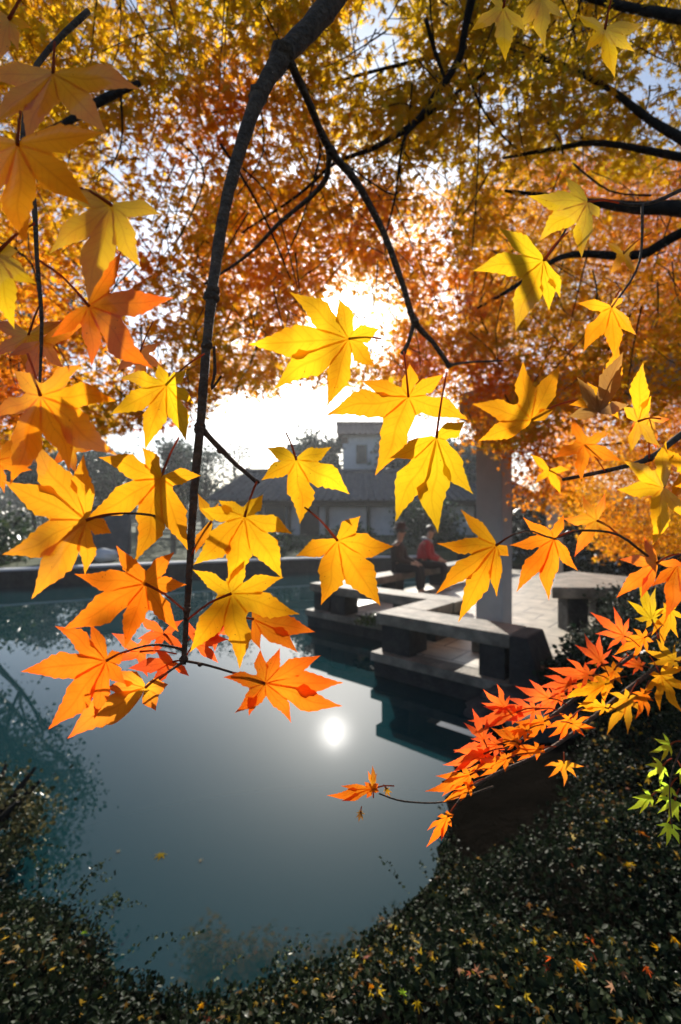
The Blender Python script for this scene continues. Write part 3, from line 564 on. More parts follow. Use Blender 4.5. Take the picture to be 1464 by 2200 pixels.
pxtube(hb, 'side_branch', [(460, 745, 4, .56), (462, 800, 4, .56), (455, 835, 3, .56), (476, 808, 3, .56)], seg=6)
pxtube(hb, 'side_branch', [(397, 1420, 4, .44), (440, 1428, 3.5, .43), (500, 1445, 3, .42), (568, 1468, 2.5, .40)], seg=6, knots=[(430, 1428, 6, .43)])
pxtube(hb, 'side_branch', [(397, 1420, 4, .44), (360, 1445, 3, .42), (325, 1475, 2.5, .41)], seg=6)
pxtube(hb, 'side_branch', [(392, 1395, 4, .44), (340, 1385, 3, .43), (285, 1395, 2.5, .41), (230, 1420, 2, .4)], seg=6)
pxtube(hb, 'side_branch', [(404, 1160, 5, .47), (388, 1135, 4.5, .45), (340, 1110, 3, .40), (260, 1103, 3, .37), (190, 1118, 2.5, .35)], seg=6, knots=[(392, 1142, 9, .455)])
HB = [
 ((185, 1118), [(75, 945), (180, 975), (5, 1032), (5, 1192), (68, 1287), (182, 1236), (240, 1146)], 'D', .34, (260, 1103)),
 ((345, 1028), [(212, 982), (186, 1112), (290, 1207), (404, 1182), (432, 1022), (305, 960)], 'G', .40, (385, 940)),
 ((358, 827), [(257, 812), (235, 892), (312, 967), (400, 948), (418, 868), (402, 795), (340, 782)], 'Y', .46, (440, 760)),
 ((526, 1110), [(566, 1062), (432, 1092), (415, 1214), (490, 1256), (606, 1243), (628, 1147), (470,1075)], 'Y', .36, (552, 1035)),
 ((637, 988), [(562, 1032), (574, 962), (712, 960), (752, 1062), (645, 1126)], 'Y', .44, (615, 930)),
 ((726, 1162), [(636, 1195), (775, 1108), (847, 1173), (818, 1302), (690, 1300)], 'G', .40, (655, 1090)),
 ((312, 1254), [(250, 1172), (160, 1233), (133, 1353), (268, 1396), (384, 1358), (402, 1256), (375, 1186)], 'O', .37, (395, 1310)),
 ((497, 1275), [(530, 1192), (414, 1224), (408, 1402), (515, 1437), (645, 1320), (610, 1240)], 'Y', .37, (405, 1330)),
 ((545, 1330), [(560, 1300), (678, 1358), (640, 1402), (560, 1395)], 'OR', .40, (470, 1330)),
 ((352, 1362), [(296, 1372), (300, 1320), (330, 1402), (394, 1332), (400, 1400)], 'R', .47, (392, 1398)),
 ((420, 1382), [(492, 1374), (470, 1425), (405, 1335), (458, 1342), (500,1340)], 'R', .49, (396, 1418)),
 ((372, 1422), [(275, 1436), (322, 1474), (407, 1453), (335, 1396)], 'R', .45, (396, 1420)),
 ((228, 1420), [(118, 1345), (195, 1338), (45, 1443), (104, 1567), (203, 1545), (268, 1402), (270,1470)], 'OR', .37, (285, 1395)),
 ((312, 1478), [(145, 1587), (225, 1478), (362, 1470), (335, 1527), (255, 1440)], 'GR', .39, (360, 1445)),
 ((570, 1468), [(560, 1395), (480, 1455), (505, 1532), (535, 1538), (626, 1553), (736, 1517), (738, 1467), (690, 1408), (602, 1392)], 'OR', .38, (500, 1445)),
 ((455, 1120), [(425, 1060), (420, 1190), (470, 1080)], 'D', .45, (408, 1200)),
 ((750, 728), [(622, 628), (533, 740), (588, 837), (703, 874), (806, 788), (815, 706), (728, 640)], 'Y', .42, (820, 728)),
 ((300, 1400), [(240, 1360), (250, 1425), (318, 1455), (350, 1390), (330, 1350)], 'R', .50, (380, 1405)),
 ((455, 1345), [(500, 1310), (515, 1365), (462, 1400), (420, 1345)], 'R', .50, (400, 1380)),
 ((878, 853), [(775, 818), (702, 892), (806, 1022), (955, 803), (1006, 902), (880, 780)], 'G', .44, (868, 755)),
 ((938, 940), [(836, 985), (850, 1121), (942, 1146), (1017, 1062), (1000, 905)], 'L', .40, (960, 800)),
]
for a in HB: maple_leaf(hb, *a)
# --- left spray
lt = thing('maple_twig', 'thin maple twig down the left edge with very large close yellow leaves', 'twig', P(60, 60, .45))
pxtube(lt, 'stem', [(190, 25, 7, .55), (80, 140, 6, .5), (50, 300, 6, .45), (72, 420, 6, .42), (80, 560, 5, .41), (90, 690, 4, .40), (85, 850, 3, .38)], seg=7)
LT = [((115, 158), [(-40, 165), (-20, 270), (58, 312), (230, 287), (300, 192)], 'D', .30, (118, 90)), ((38, 310), [(-90, 300), (-50, 440), (58, 532), (195, 442), (224, 284)], 'G', .27, (45, 240)),
      ((240, 440), [(138, 408), (105, 546), (190, 648), (303, 577), (348, 462)], 'L', .30, (150, 400)), ((-8, 545), [(80, 610), (32, 708), (-80, 660), (40, 540)], 'L', .30, (75, 480)),
      ((191, 657), [(262, 538), (374, 640), (330, 792), (197, 788), (110, 725)], 'OR', .33, (85, 560)), ((88, 735), [(20, 765), (55, 838), (138, 792), (190, 690)], 'O', .40, (88, 690)),
      ((87, 850), [(178, 782), (250, 862), (252, 978), (150, 1014), (20, 1043), (-20, 900), (28, 795)], 'G', .30, (60, 760)), ((-10, 990), [(60, 930), (70, 1010), (10, 1060)], 'O', .36, (-30, 930)),
      ((62, 720), [(-20, 690), (-15, 770), (60, 815), (130, 760), (135, 690)], 'GR', .43, (88, 650)), ((300, 760), [(240, 735), (250, 800), (310, 835), (352, 790), (345, 735)], 'O', .62, (330, 690)), ((150, 960), [(95, 940), (110, 1000), (165, 1020), (205, 965)], 'GR', .5, (140, 900)),
      ((20, 40), [(-40, 20), (40, 110), (-10, 140), (70, 60)], 'D', .32, (60, -20))]
for a in LT: maple_leaf(lt, *a)
# --- right sprays
rt = thing('maple_twig', 'maple twig reaching in from the right with orange leaves in front of the columns', 'twig', P(1500, 1180, .6))
pxtube(rt, 'stem', [(1560, 1180, 5, .55), (1470, 1190, 4, .5), (1412, 1205, 3, .48), (1330, 1150, 3, .47), (1250, 1140, 3, .46), (1190, 1156, 2.5, .45), (1130, 1140, 2, .44), (1066, 1170, 2, .43)], seg=6)
pxtube(rt, 'stem', [(1600, 860, 9, .75), (1470, 930, 8, .7), (1395, 985, 7, .66), (1300, 1012, 5.5, .64), (1210, 1030, 4, .62)], seg=7, knots=[(1395, 984, 11, .66)])
RT = [((1066, 1172), [(990, 1094), (938, 1167), (936, 1277), (985, 1337), (1068, 1282), (1094, 1195)], 'G', .43, (1130, 1140)), ((1190, 1157), [(1124, 1111), (1095, 1171), (1110, 1272), (1180, 1290), (1242, 1226), (1212, 1105)], 'O', .45, (1250, 1140)),
      ((1282, 1118), [(1207, 1113), (1234, 1197), (1325, 1152), (1252, 1063), (1300, 1060)], 'GR', .47, (1330, 1150)), ((1412, 1209), [(1384, 1153), (1330, 1202), (1324, 1285), (1378, 1285), (1475, 1215)], 'OR', .46, (1460, 1190)),
      ((1455, 1215), [(1400, 1260), (1430, 1330), (1500, 1300), (1510, 1200)], 'OR', .48, (1480, 1190)), ((1425, 1048), [(1325, 1052), (1402, 1172), (1475, 1115), (1432, 945), (1340, 990)], 'Y', .46, (1440, 975)),
      ((1255, 955), [(1228, 895), (1190, 985), (1250, 1035), (1335, 990), (1310, 930)], 'O', .62, (1300, 1012)), ((1180, 1010), [(1140, 975), (1150, 1040), (1205, 1062), (1225, 1010)], 'G', .66, (1212, 1030)), ((1395, 900), [(1370, 850), (1350, 930), (1410, 965), (1440, 900)], 'GR', .6, (1395, 985)),
      ((1480, 1010), [(1420, 960), (1440, 1080), (1500, 1100)], 'G', .47, (1500, 940))]
for a in RT: maple_leaf(rt, *a)
ut = thing('maple_twig', 'maple twig at the upper right with yellow green leaves and one curled dry leaf', 'twig', P(1500, 420, .7))
pxtube(ut, 'stem', [(1620, 330, 7, .8), (1480, 400, 5, .6), (1380, 440, 4, .56), (1266, 432, 3, .52), (1200, 520, 2.5, .5), (1170, 560, 2, .48)], seg=6)
pxtube(ut, 'stem', [(1380, 440, 4, .56), (1375, 560, 3, .52), (1330, 640, 2.5, .5), (1312, 660, 2, .49)], seg=6)
UT = [((1168, 560), [(1072, 490), (1016, 582), (1108, 712), (1180, 668), (1204, 640)], 'L', .42, (1220, 500)), ((1262, 435), [(1215, 378), (1135, 420), (1158, 517), (1250, 555), (1290, 470)], 'L', .44, (1330, 436)),
      ((1314, 660), [(1240, 651), (1254, 757), (1322, 775), (1368, 720), (1340, 640)], 'G', .48, (1335, 620)), ((1142, 902), [(1014, 868), (1124, 775), (1205, 783), (1028, 948), (1190, 880)], 'G', .44, (1235, 860)),
      ((1372, 905), [(1382, 778), (1400, 850), (1338, 872), (1355, 975), (1420, 960)], 'Y', .47, (1420, 900)), ((1285, 885), [(1222, 895), (1240, 810), (1340, 755), (1352, 870)], 'B', .45, (1300, 790)), ((1300, 860), [(1330, 740), (1262, 820), (1222, 870), (1330, 900)], 'D', .46, (1330, 770)),
      ((1082, 15), [(1010, 68), (1086, 133), (1130, 70), (1040, -30)], 'L', .42, (1100, -60)), ((1165, -5), [(1112, 60), (1172, 100), (1212, 40)], 'L', .44, (1180, -60)), ((1300, 62), [(1238, 30), (1258, 112), (1322, 168), (1366, 112), (1385, 50)], 'L', .42, (1320, -20)), ((1340, 545), [(1300, 520), (1310, 590), (1365, 585), (1372, 520)], 'D', .7, (1400, 500))]
for a in UT: maple_leaf(ut, *a, lift=1.6 if a[2] in 'BD' else 1)
# --- red spray low on the right
rs = thing('maple_twig', 'drooping maple spray with glowing red orange leaves over the dark bank, lower right', 'twig', P(1500, 1390, .8))
pxtube(rs, 'stem', [(1620, 1300, 8, .85), (1464, 1405, 7, .75), (1370, 1465, 6, .71), (1270, 1545, 5, .67), (1180, 1610, 4.5, .63), (1060, 1665, 3.5, .6), (1000, 1705, 3, .58), (962, 1757, 2.5, .57)], seg=6)
pxtube(rs, 'stem', [(1464, 1330, 5, .75), (1330, 1430, 4.5, .7), (1210, 1520, 4, .66), (1120, 1590, 3, .62), (1020, 1650, 2.5, .6), (950, 1680, 2, .59)], seg=6)
pxtube(rs, 'stem', [(1060, 1690, 2.5, .6), (960, 1722, 2, .58), (870, 1722, 2, .57), (815, 1705, 2, .56)], seg=6, mat='bark')
def spray_leaf(parent, u, v, dirdeg, ln, col, d, squash=.45, nb=6):
    rd = random.Random(int(u*3+v)); a0 = math.radians(dirdeg); tips = []
    for k, (a, l) in enumerate(zip((-78, -40, 0, 40, 78, -118, 118), (.7, .92, 1, .9, .68, .35, .35))):
        if k >= nb+1: break
        x, y = math.sin(math.radians(a))*l*ln*squash*rd.uniform(.85, 1.2), math.cos(math.radians(a))*l*ln*rd.uniform(.85, 1.1)
        tips.append((u+y*math.cos(a0)-x*math.sin(a0), v+y*math.sin(a0)+x*math.cos(a0)))
    return maple_leaf(parent, (u, v), tips, col, d, wmul=.66, lift=1.3, stalk=(u-math.cos(a0)*ln*.5, v-math.sin(a0)*ln*.5))
for a in [(1340, 1365, 215, 85, 'R', .68, .7), (1385, 1370, 150, 80, 'O', .70, .6), (1400, 1330, 250, 90, 'L', .66, .6), (1440, 1310, 100, 90, 'D', .66, .6), (1265, 1450, 190, 85, 'R', .64, .55), (1290, 1420, 240, 75, 'R', .66, .6), (1320, 1440, 130, 90, 'O', .68, .5), (1230, 1470, 175, 80, 'R', .64, .45), (1300, 1470, 160, 100, 'G', .65, .4),
          (1180, 1500, 200, 80, 'R', .62, .45), (1205, 1495, 150, 80, 'R', .64, .4), (1150, 1525, 180, 95, 'R', .61, .4), (1110, 1530, 170, 100, 'R', .6, .38), (1085, 1520, 220, 70, 'R', .6, .6), (1170, 1550, 160, 90, 'OR', .62, .4), (1225, 1545, 140, 70, 'OR', .65, .5), (1130, 1570, 160, 80, 'O', .61, .4), (1230, 1555, 10, 50, 'OR', .62, .8),
          (1070, 1600, 170, 90, 'R', .59, .45), (1040, 1620, 165, 100, 'R', .58, .42), (1090, 1630, 165, 90, 'OR', .59, .4), (1010, 1665, 160, 100, 'OR', .575, .35), (1040, 1590, 250, 70, 'R', .58, .6), (1160, 1610, 170, 70, 'OR', .6, .4), (1010, 1690, 150, 70, 'O', .57, .35), (1110, 1595, 210, 60, 'OR', .6, .5),
          (962, 1755, 125, 80, 'OR', .565, .35), (800, 1695, 172, 95, 'OR', .555, .28), (802, 1690, 268, 48, 'GR', .56, .3), (830, 1695, 60, 20, 'D', .56, .6), (1212, 1640, 90, 48, 'GR', .62, 1.1), (1350, 1500, 120, 90, 'D', .68, .6), (1420, 1450, 60, 95, 'D', .67, .8), (1385, 1490, 110, 60, 'OR', .68, .7), (1450, 1420, 200, 80, 'D', .7, .6), (1375, 1430, 200, 60, 'R', .72, .5),
          (1300, 1520, 190, 70, 'D', .67, .4), (775, 1745, 100, 24, 'B', .56, .6)]:
    spray_leaf(rs, *a)
# --- green sprig at the right edge
gs = thing('leafy_sprig', 'sprig of bright lime green leaves at the right edge above the dark bank', 'sprig', P(1500, 1560, .6))
pxtube(gs, 'stem', [(1530, 1520, 3, .6), (1470, 1600, 2.5, .57), (1440, 1680, 2, .55), (1445, 1780, 1.5, .54)], seg=5)
for a in [(1440, 1600, 160, 45, 'E', .56, .9), (1425, 1645, 140, 48, 'E', .56, .9), (1400, 1710, 150, 62, 'E', .56, .5), (1440, 1690, 130, 50, 'E', .56, .9), (1450, 1720, 110, 55, 'E', .56, .9), (1440, 1770, 100, 55, 'E', .56, .8), (1465, 1650, 60, 40, 'E', .56, .8)]:
    spray_leaf(gs, *a, 4)
# ------------------------------------------------------------------ maple trees (crowns in true depth)
OPEN = [(800, 640, 62, 55, .95), (722, 650, 50, 45, .85), (300, 350, 170, 80, .45), (390, 480, 90, 60, .4), (255, 590, 70, 60, .75), (120, 610, 60, 50, .6), (790, 60, 80, 60, .8), (765, 150, 60, 60, .75), (1410, 190, 80, 140, .75), (950, 40, 50, 30, .5), (890, 130, 50, 40, .5), (540, 470, 70, 50, .45), (890, 400, 60, 35, .65), (985, 840, 45, 70, .8), (620, 560, 50, 40, .4), (950, 590, 80, 60, .4), (470, 700, 45, 40, .5), (770, 760, 60, 60, .5), (200, 480, 80, 60, .5)]
LOW = ([-700, 0, 120, 250, 420, 480, 560, 640, 760, 880, 1000, 1040, 1464, 2200], [1040, 1000, 985, 950, 910, 862, 866, 835, 850, 900, 930, 990, 900, 1000])
def keep_A(u, v):
    k = np.ones(len(u))*np.clip(.55+1.5*(VN.fbm(u/75., v/75.)-.33), .12, 1)
    for (a, b_, ru, rv, s_) in OPEN: k *= 1-s_*np.exp(-(((u-a)/ru)**2+((v-b_)/rv)**2))
    k *= 1-.66*sstep(u, 1000, 1120)*sstep(v, 330, 430)*(1-.75*sstep(v, 600, 690)); k *= 1-.45*sstep(u, 440, 520)*(1-sstep(u, 960, 1020))*sstep(v, 400, 480)
    low = np.interp(u, *LOW)+60*(VN2.fbm(u/60., v/200.)-.5); k *= 1-sstep(v, low-45, low+12)
    return k
def to_px(p): return CU+F*p[:, 0]/p[:, 1], HV-F*(p[:, 2]-CAMZ)/p[:, 1]
def blob(u, v, a, b_, r): return np.exp(-(((u-a)/r)**2+((v-b_)/r)**2))
PA = [(0, (.56, .38, .012)), (.25, (.74, .46, .012)), (.5, (.88, .46, .012)), (.72, (.88, .29, .012)), (.88, (.90, .25, .012)), (1, (.88, .18, .012))]
def col_A(u, v):
    t = .27+.5*(VN3.fbm(u/90., v/90.)-.45)+.28*sstep(v, 250, 620)
    for (a, b_, r, s_) in [(510, 190, 110, .28), (430, 290, 80, .28), (560, 600, 120, .1), (660, 470, 110, .15), (800, 480, 90, .2), (1040, 830, 60, .55), (30, 850, 70, .45), (345, 950, 60, .5), (280, 560, 70, .3), (960, 620, 100, .25), (950, 850, 90, .2)]: t = t+s_*blob(u, v, a, b_, r)
    t = t-.22*sstep(u, 700, 900)*(1-sstep(v, 300, 480))-.15*blob(u, v, 480, 720, 90)
    return np.clip(t+rng.normal(size=len(u))*.10, 0, 1)
def sunoff(p):                         # how far a leaf stands from the open lane of light towards the near sprays
    a = p-np.array([0, 0, CAMZ-.29]); a = a-(a@np.array(SUN))[:, None]*np.array(SUN); return np.hypot((a[:, 0]-.13)*.62, np.hypot(a[:, 1], a[:, 2])*.80)
def crown_A():
    ns = 12300; u = rng.uniform(-650, 2100, ns); v = rng.uniform(-800, 1040, ns)
    inside = (u > -60) & (u < 1524) & (v > -60); w_ = np.where(inside, 1, .16)
    k = rng.random(ns) < keep_A(u, v)*w_; u, v = u[k], v[k]
    Yd = rng.uniform(2.7, 4.2, len(u))*np.where(v < 250, .86, 1); nl = rng.integers(11, 26, len(u)); tot = nl.sum(); id_ = np.repeat(np.arange(len(u)), nl)
    cen = np.stack([(u-CU)/F*Yd, Yd, CAMZ+(HV-v)/F*Yd], 1)
    a = rng.uniform(0, 6.28, tot); r = np.sqrt(rng.random(tot))*rng.uniform(.14, .30, len(u))[id_]; tx, ty = rng.normal(size=len(u))*.25, rng.normal(size=len(u))*.25
    dx, dy = np.cos(a)*r, np.sin(a)*r; p = cen[id_]+np.stack([dx, dy, dx*tx[id_]+dy*ty[id_]+rng.normal(size=tot)*.035-.25*r], 1)
    uu, vv = to_px(p); kk = keep_A(uu, vv); ax = p-np.array([0, 0, CAMZ]); s_ = ax@np.array(SUN); off = sunoff(p)
    keep = (rng.random(tot) < np.clip(kk*1.5, 0, 1)) & ~((off < .34) & (ax[:, 1] > .8) & (rng.random(tot) < .80))
    p, uu, vv = p[keep], uu[keep], vv[keep]; n = len(p)
    nr = rnd_dirs(n)*.85+np.array([0, -.25, .75]); cl = palette(col_A(uu, vv), PA)*rng.uniform(.82, 1.08, n)[:, None]
    print('crown A leaves', n)
    tw = MB()
    for i in rng.choice(len(cen), min(1500, len(cen)), replace=False):
        c_ = Vector(cen[i]); d = Vector((rng.normal(), rng.normal(), .5+rng.random())).normalized()*rng.uniform(.25, .6); tw.tube([c_, c_+d*.5+Vector(rng.normal(size=3)*.03), c_+d], [.0022, .0035, .005], 4, sub=2)
    return leaf_cloud('crown', p, nr, rng.uniform(0, 6.28, n), rng.uniform(.036, .066, n), cl, STAR7), tw
ta = thing('maple_tree', 'overhanging maple whose olive, yellow and orange crown fills the upper half of the picture', 'tree', (4.2, 1.4, .4))
me, tw = crown_A(); link('crown', me, M['crown'], ta); tw.build('twig', M['darkbark'], ta)
mb = MB(); mb.tube([(4.2, 1.4, .2), (4.1, 1.5, 1.4), (4.15, 1.7, 2.6), (3.9, 2.0, 3.8), (3.6, 2.2, 5.2)], [.26, .2, .18, .15, .1], 12, .06); mb.build('trunk', M['darkbark'], ta, smooth=True)
def limb(pts, knots=()):
    pts = [(u, v, r*.74, d*.88) for u, v, r, d in pts]; pxtube(ta, 'limb', pts, 'darkbark', 7, .1, 4, knots)
limb([(2050, 520, 55, 2.2), (1700, 470, 40, 2.4), (1464, 448, 26, 2.7), (1370, 446, 20, 2.8), (1280, 436, 12, 2.95), (1180, 420, 8, 3.1), (1085, 410, 5, 3.3)])
limb([(1700, 380, 30, 2.5), (1500, 345, 14, 2.8), (1300, 308, 9, 3.0), (1200, 318, 8, 3.1), (1080, 340, 4, 3.3)])
limb([(1700, 430, 26, 2.5), (1500, 318, 18, 2.7), (1400, 260, 12, 2.8), (1300, 185, 9, 2.9), (1160, 125, 8, 3.0), (990, 112, 7, 3.1), (880, 135, 6, 3.2), (760, 165, 5, 3.3), (580, 218, 4, 3.5)])
limb([(1620, 430, 22, 2.6), (1464, 500, 17, 2.8), (1370, 548, 15, 2.9), (1250, 545, 11, 3.0), (1190, 560, 9, 3.0), (1100, 620, 7, 3.1), (1025, 662, 4, 3.2)])
limb([(1040, -120, 20, 2.4), (1000, 60, 13, 2.6), (985, 130, 12, 2.7), (935, 205, 12, 2.8), (890, 265, 11, 2.9), (800, 320, 8, 3.0), (720, 350, 6, 3.1), (640, 420, 5, 3.2), (520, 500, 3, 3.4)])
limb([(915, 40, 7, 2.6), (935, 110, 7, 2.7), (955, 165, 6, 2.75)])
limb([(1080, 130, 5, 2.9), (960, 215, 6, 2.9), (880, 280, 7, 2.9), (862, 330, 5, 2.95), (850, 420, 4, 3.0), (830, 500, 3, 3.1)])
limb([(1000, 140, 4, 2.8), (1030, 220, 4, 2.8), (1070, 280, 3, 2.9), (1110, 320, 3, 3.0)])
limb([(1030, 180, 3.5, 2.8), (1030, 260, 3, 2.8), (1025, 400, 2.5, 2.9), (1015, 540, 2, 3.0)])
limb([(1210, 330, 3, 3.0), (1190, 280, 3, 3.0), (1100, 170, 2, 3.1)])
limb([(1600, 60, 26, 2.3), (1464, 38, 18, 2.5), (1380, 22, 14, 2.6), (1290, 2, 12, 2.7), (1180, -30, 10, 2.8)])
limb([(300, 178, 9, 2.6), (220, 215, 14, 2.5), (130, 270, 12, 2.4), (-120, 400, 20, 2.2)])
limb([(260, 200, 5, 2.6), (262, 300, 3, 2.7), (240, 360, 2, 2.8)])
for pts in [[(475, 310, 5, 2.9), (520, 380, 5, 2.9), (570, 470, 4, 3.), (625, 600, 3, 3.1)], [(690, 330, 4, 2.9), (650, 470, 3, 3.), (610, 560, 2, 3.1)], [(380, 300, 3, 2.9), (440, 380, 3, 3.), (370, 540, 2.5, 3.1)], [(520, 360, 3, 2.7), (590, 440, 2.5, 2.8), (640, 620, 2, 3.)],
            [(740, 350, 3, 2.9), (850, 420, 3, 3.), (860, 350, 3, 3.)], [(812, 560, 2.5, 3.), (806, 640, 2, 3.), (790, 680, 1.5, 3.)], [(0, 520, 3, 2.9), (70, 570, 4, 2.9), (90, 690, 4, 2.9)], [(560, 230, 3, 2.6), (565, 330, 2.5, 2.7), (510, 420, 2, 2.8)], [(1230, 350, 3.5, 3.0), (1310, 410, 3, 3.), (1400, 420, 4, 2.9)], [(1050, 720, 2.5, 3.4), (1030, 660, 3, 3.3), (1060, 600, 2, 3.3)]]: limb(pts)
# orange maple beside the pavilion
tb = thing('maple_tree', 'bright orange maple behind the pavilion columns on the right', 'tree', (8.6, 8.2, .4))
def crown_B():
    ns = 15500; u = rng.uniform(980, 2300, ns); v = rng.uniform(330, 1190, ns); out = u > 1530
    e = np.interp(v, [150, 350, 600, 800, 1000, 1060, 1100, 1190], [1250, 1080, 1030, 1030, 1010, 1020, 1130, 1190])+50*(VN2.fbm(v/50., u/90.)-.5)
    low = np.interp(u, [980, 1020, 1040, 1110, 1130, 1200, 1290, 1310, 1464, 2300], [960, 1020, 985, 1010, 1090, 1085, 1160, 1200, 1190, 1250])
    k = (u > e) & (v < low-12-45*(u < 1130)) & (rng.random(ns) < np.where(out, .15, 1)*np.where((v > 740) & (u < 1200), .42, 1)*np.clip(.6+1.6*(VN.fbm(u/60.+9, v/60.)-.25), .1, 1)); u, v = u[k], v[k]
    Yd = rng.uniform(5.2, 8.6, len(u)); Yd = np.where((v > 740) & (u < 1200), rng.uniform(3.4, 5.6, len(u)), Yd); nl = rng.integers(14, 30, len(u)); tot = nl.sum(); id_ = np.repeat(np.arange(len(u)), nl)
    cen = np.stack([(u-CU)/F*Yd, Yd, CAMZ+(HV-v)/F*Yd], 1)
    a = rng.uniform(0, 6.28, tot); r = np.sqrt(rng.random(tot))*rng.uniform(.14, .32, len(u))[id_]
    p = cen[id_]+np.stack([np.cos(a)*r, np.sin(a)*r, rng.normal(size=tot)*.05-.35*r], 1); uu, vv = to_px(p); n = tot
    t = .46+.55*(VN3.fbm(uu/70., vv/70.)-.45)+.16*blob(uu, vv, 1330, 420, 120)+.2*blob(uu, vv, 1180, 780, 80)-.25*blob(uu, vv, 1220, 620, 110)+.08*blob(uu, vv, 1040, 830, 50)+.18*blob(uu, vv, 1200, 1050, 110)+rng.normal(size=n)*.1
    cl = palette(np.clip(t, 0, 1), [(0, (.50, .33, .012)), (.3, (.78, .42, .012)), (.55, (.90, .37, .012)), (.8, (.90, .26, .012)), (1, (.88, .15, .012))])*rng.uniform(.7, 1.1, n)[:, None]
    # thin reach of the crown out over the pond, round the sun
    ns = 2300; u2 = rng.uniform(420, 1060, ns); v2 = rng.uniform(400, 900, ns); ok = (v2 < np.interp(u2, *LOW)-35) & (rng.random(ns) < np.clip(.25+.4*(u2 < 690)+1.7*(VN3.fbm(u2/55., v2/55.)-.3), .05, 1)*np.clip(1-.9*np.exp(-(((u2-800)/60)**2+((v2-640)/50)**2)), 0, 1)); u2, v2 = u2[ok], v2[ok]
    Y2 = rng.uniform(4.7, 5.4, len(u2)); n2 = rng.integers(12, 26, len(u2)); i2 = np.repeat(np.arange(len(u2)), n2); c2_ = np.stack([(u2-CU)/F*Y2, Y2, CAMZ+(HV-v2)/F*Y2], 1)
    a2 = rng.uniform(0, 6.28, len(i2)); r2 = np.sqrt(rng.random(len(i2)))*rng.uniform(.12, .3, len(u2))[i2]; q2 = c2_[i2]+np.stack([np.cos(a2)*r2, np.sin(a2)*r2, rng.normal(size=len(i2))*.06-.3*r2], 1)
    x2 = q2-np.array([0, 0, CAMZ]); s2 = x2@np.array(SUN); o2 = np.linalg.norm(x2-s2[:, None]*np.array(SUN), axis=1); ok = ~((sunoff(q2) < .30) & (rng.random(len(o2)) < .88)); q2 = q2[ok]; m2 = len(q2); ua, va = to_px(q2)
    t2 = np.clip(.42+.6*(VN3.fbm(ua/80.+3, va/80.)-.45)+rng.normal(size=m2)*.12, 0, 1)
    cl = np.concatenate([cl, palette(t2, [(0, (.55, .36, .012)), (.4, (.85, .44, .012)), (.75, (.9, .30, .012)), (1, (.9, .17, .012))])]); p = np.concatenate([p, q2]); sz = np.concatenate([rng.uniform(.032, .056, n), rng.uniform(.044, .072, m2)]); n += m2
    print('crown B leaves', n, m2)
    return leaf_cloud('crown', p, rnd_dirs(n)*.9+np.array([0, -.3, .6]), rng.uniform(0, 6.28, n), sz, cl, STAR5)
link('crown', crown_B(), M['crown'], tb)
mb = MB(); mb.tube([(8.6, 8.2, .2), (8.4, 8.3, 1.6), (8.0, 8.2, 3.2), (7.6, 8, 5)], [.24, .2, .16, .1], 10, .06); mb.build('trunk', M['darkbark'], tb, smooth=True)
for pts in [[(8.3, 8.3, 2), (6.6, 7.4, 3.1), (5.0, 6.6, 3.9), (3.6, 6.0, 4.2)], [(8.4, 8.3, 1.6), (6.5, 7.0, 2.3), (4.6, 6.2, 2.7), (3.2, 5.7, 2.6)], [(8, 8.2, 3.2), (6.4, 7.4, 4.4), (4.8, 6.8, 5.2), (3.5, 6.6, 5.4)]]:
    mb = MB(); mb.tube(pts, [.1, .06, .035, .012], 7, .08); mb.build('limb', M['darkbark'], tb, smooth=True)
# ------------------------------------------------------------------ fallen and floating leaves
def fallen(u, v, size, col, label, cat='leaf', float_=False, name='fallen_leaf', group=None, nb=7):
    z = .25
    if float_: p = onplane(u, v, .004)
    else:
        for _ in range(12):
            p = onplane(u, v, z); z = .5*z+.5*(float(cover_h(np.array([p.x]), np.array([p.y]))[0])+.012)
        p = onplane(u, v, z)
    rd = random.Random(int(u+v)); a0 = rd.uniform(0, 6.28); tn = 0 if float_ else 1
    X = Vector((math.cos(a0), math.sin(a0), rd.uniform(-.35, .35)*tn)).normalized(); Nn = Vector((rd.uniform(-.35, .35)*tn, -.35*tn+rd.uniform(-.2, .2)*tn, 1)); Y = Nn.cross(X).normalized(); Z = X.cross(Y)
    Tm, FC = STAR7; sc = size
    vs = [p+X*(q_[0]*sc)+Y*((q_[1]-.3)*sc)+Z*(q_[2]*sc*(.1 if float_ else rd.uniform(.6, 1.6))) for q_ in Tm]; ca, cb = C[col]
    mb = MB(); mb.v = [tuple(q_) for q_ in vs]; mb.f = [tuple(f) for f in FC]; mb.c = [mix3(ca, cb, min(1, float(np.hypot(q_[0], q_[1])))) for q_ in Tm]
    mb.tube([vs[0], vs[0]-Y*sc*.45+Z*sc*.1], [sc*.02, sc*.012], 4, col=(.3, .12, .05), sub=1)
    return tag(link(name, mb.mesh(name, col=True), M['crown'], loc=p), label, cat, group)
C['T'] = ((.55, .36, .20), (.48, .28, .13)); C['P'] = ((.62, .55, .40), (.5, .42, .28))
FG = 'leaves fallen on the near ground cover'
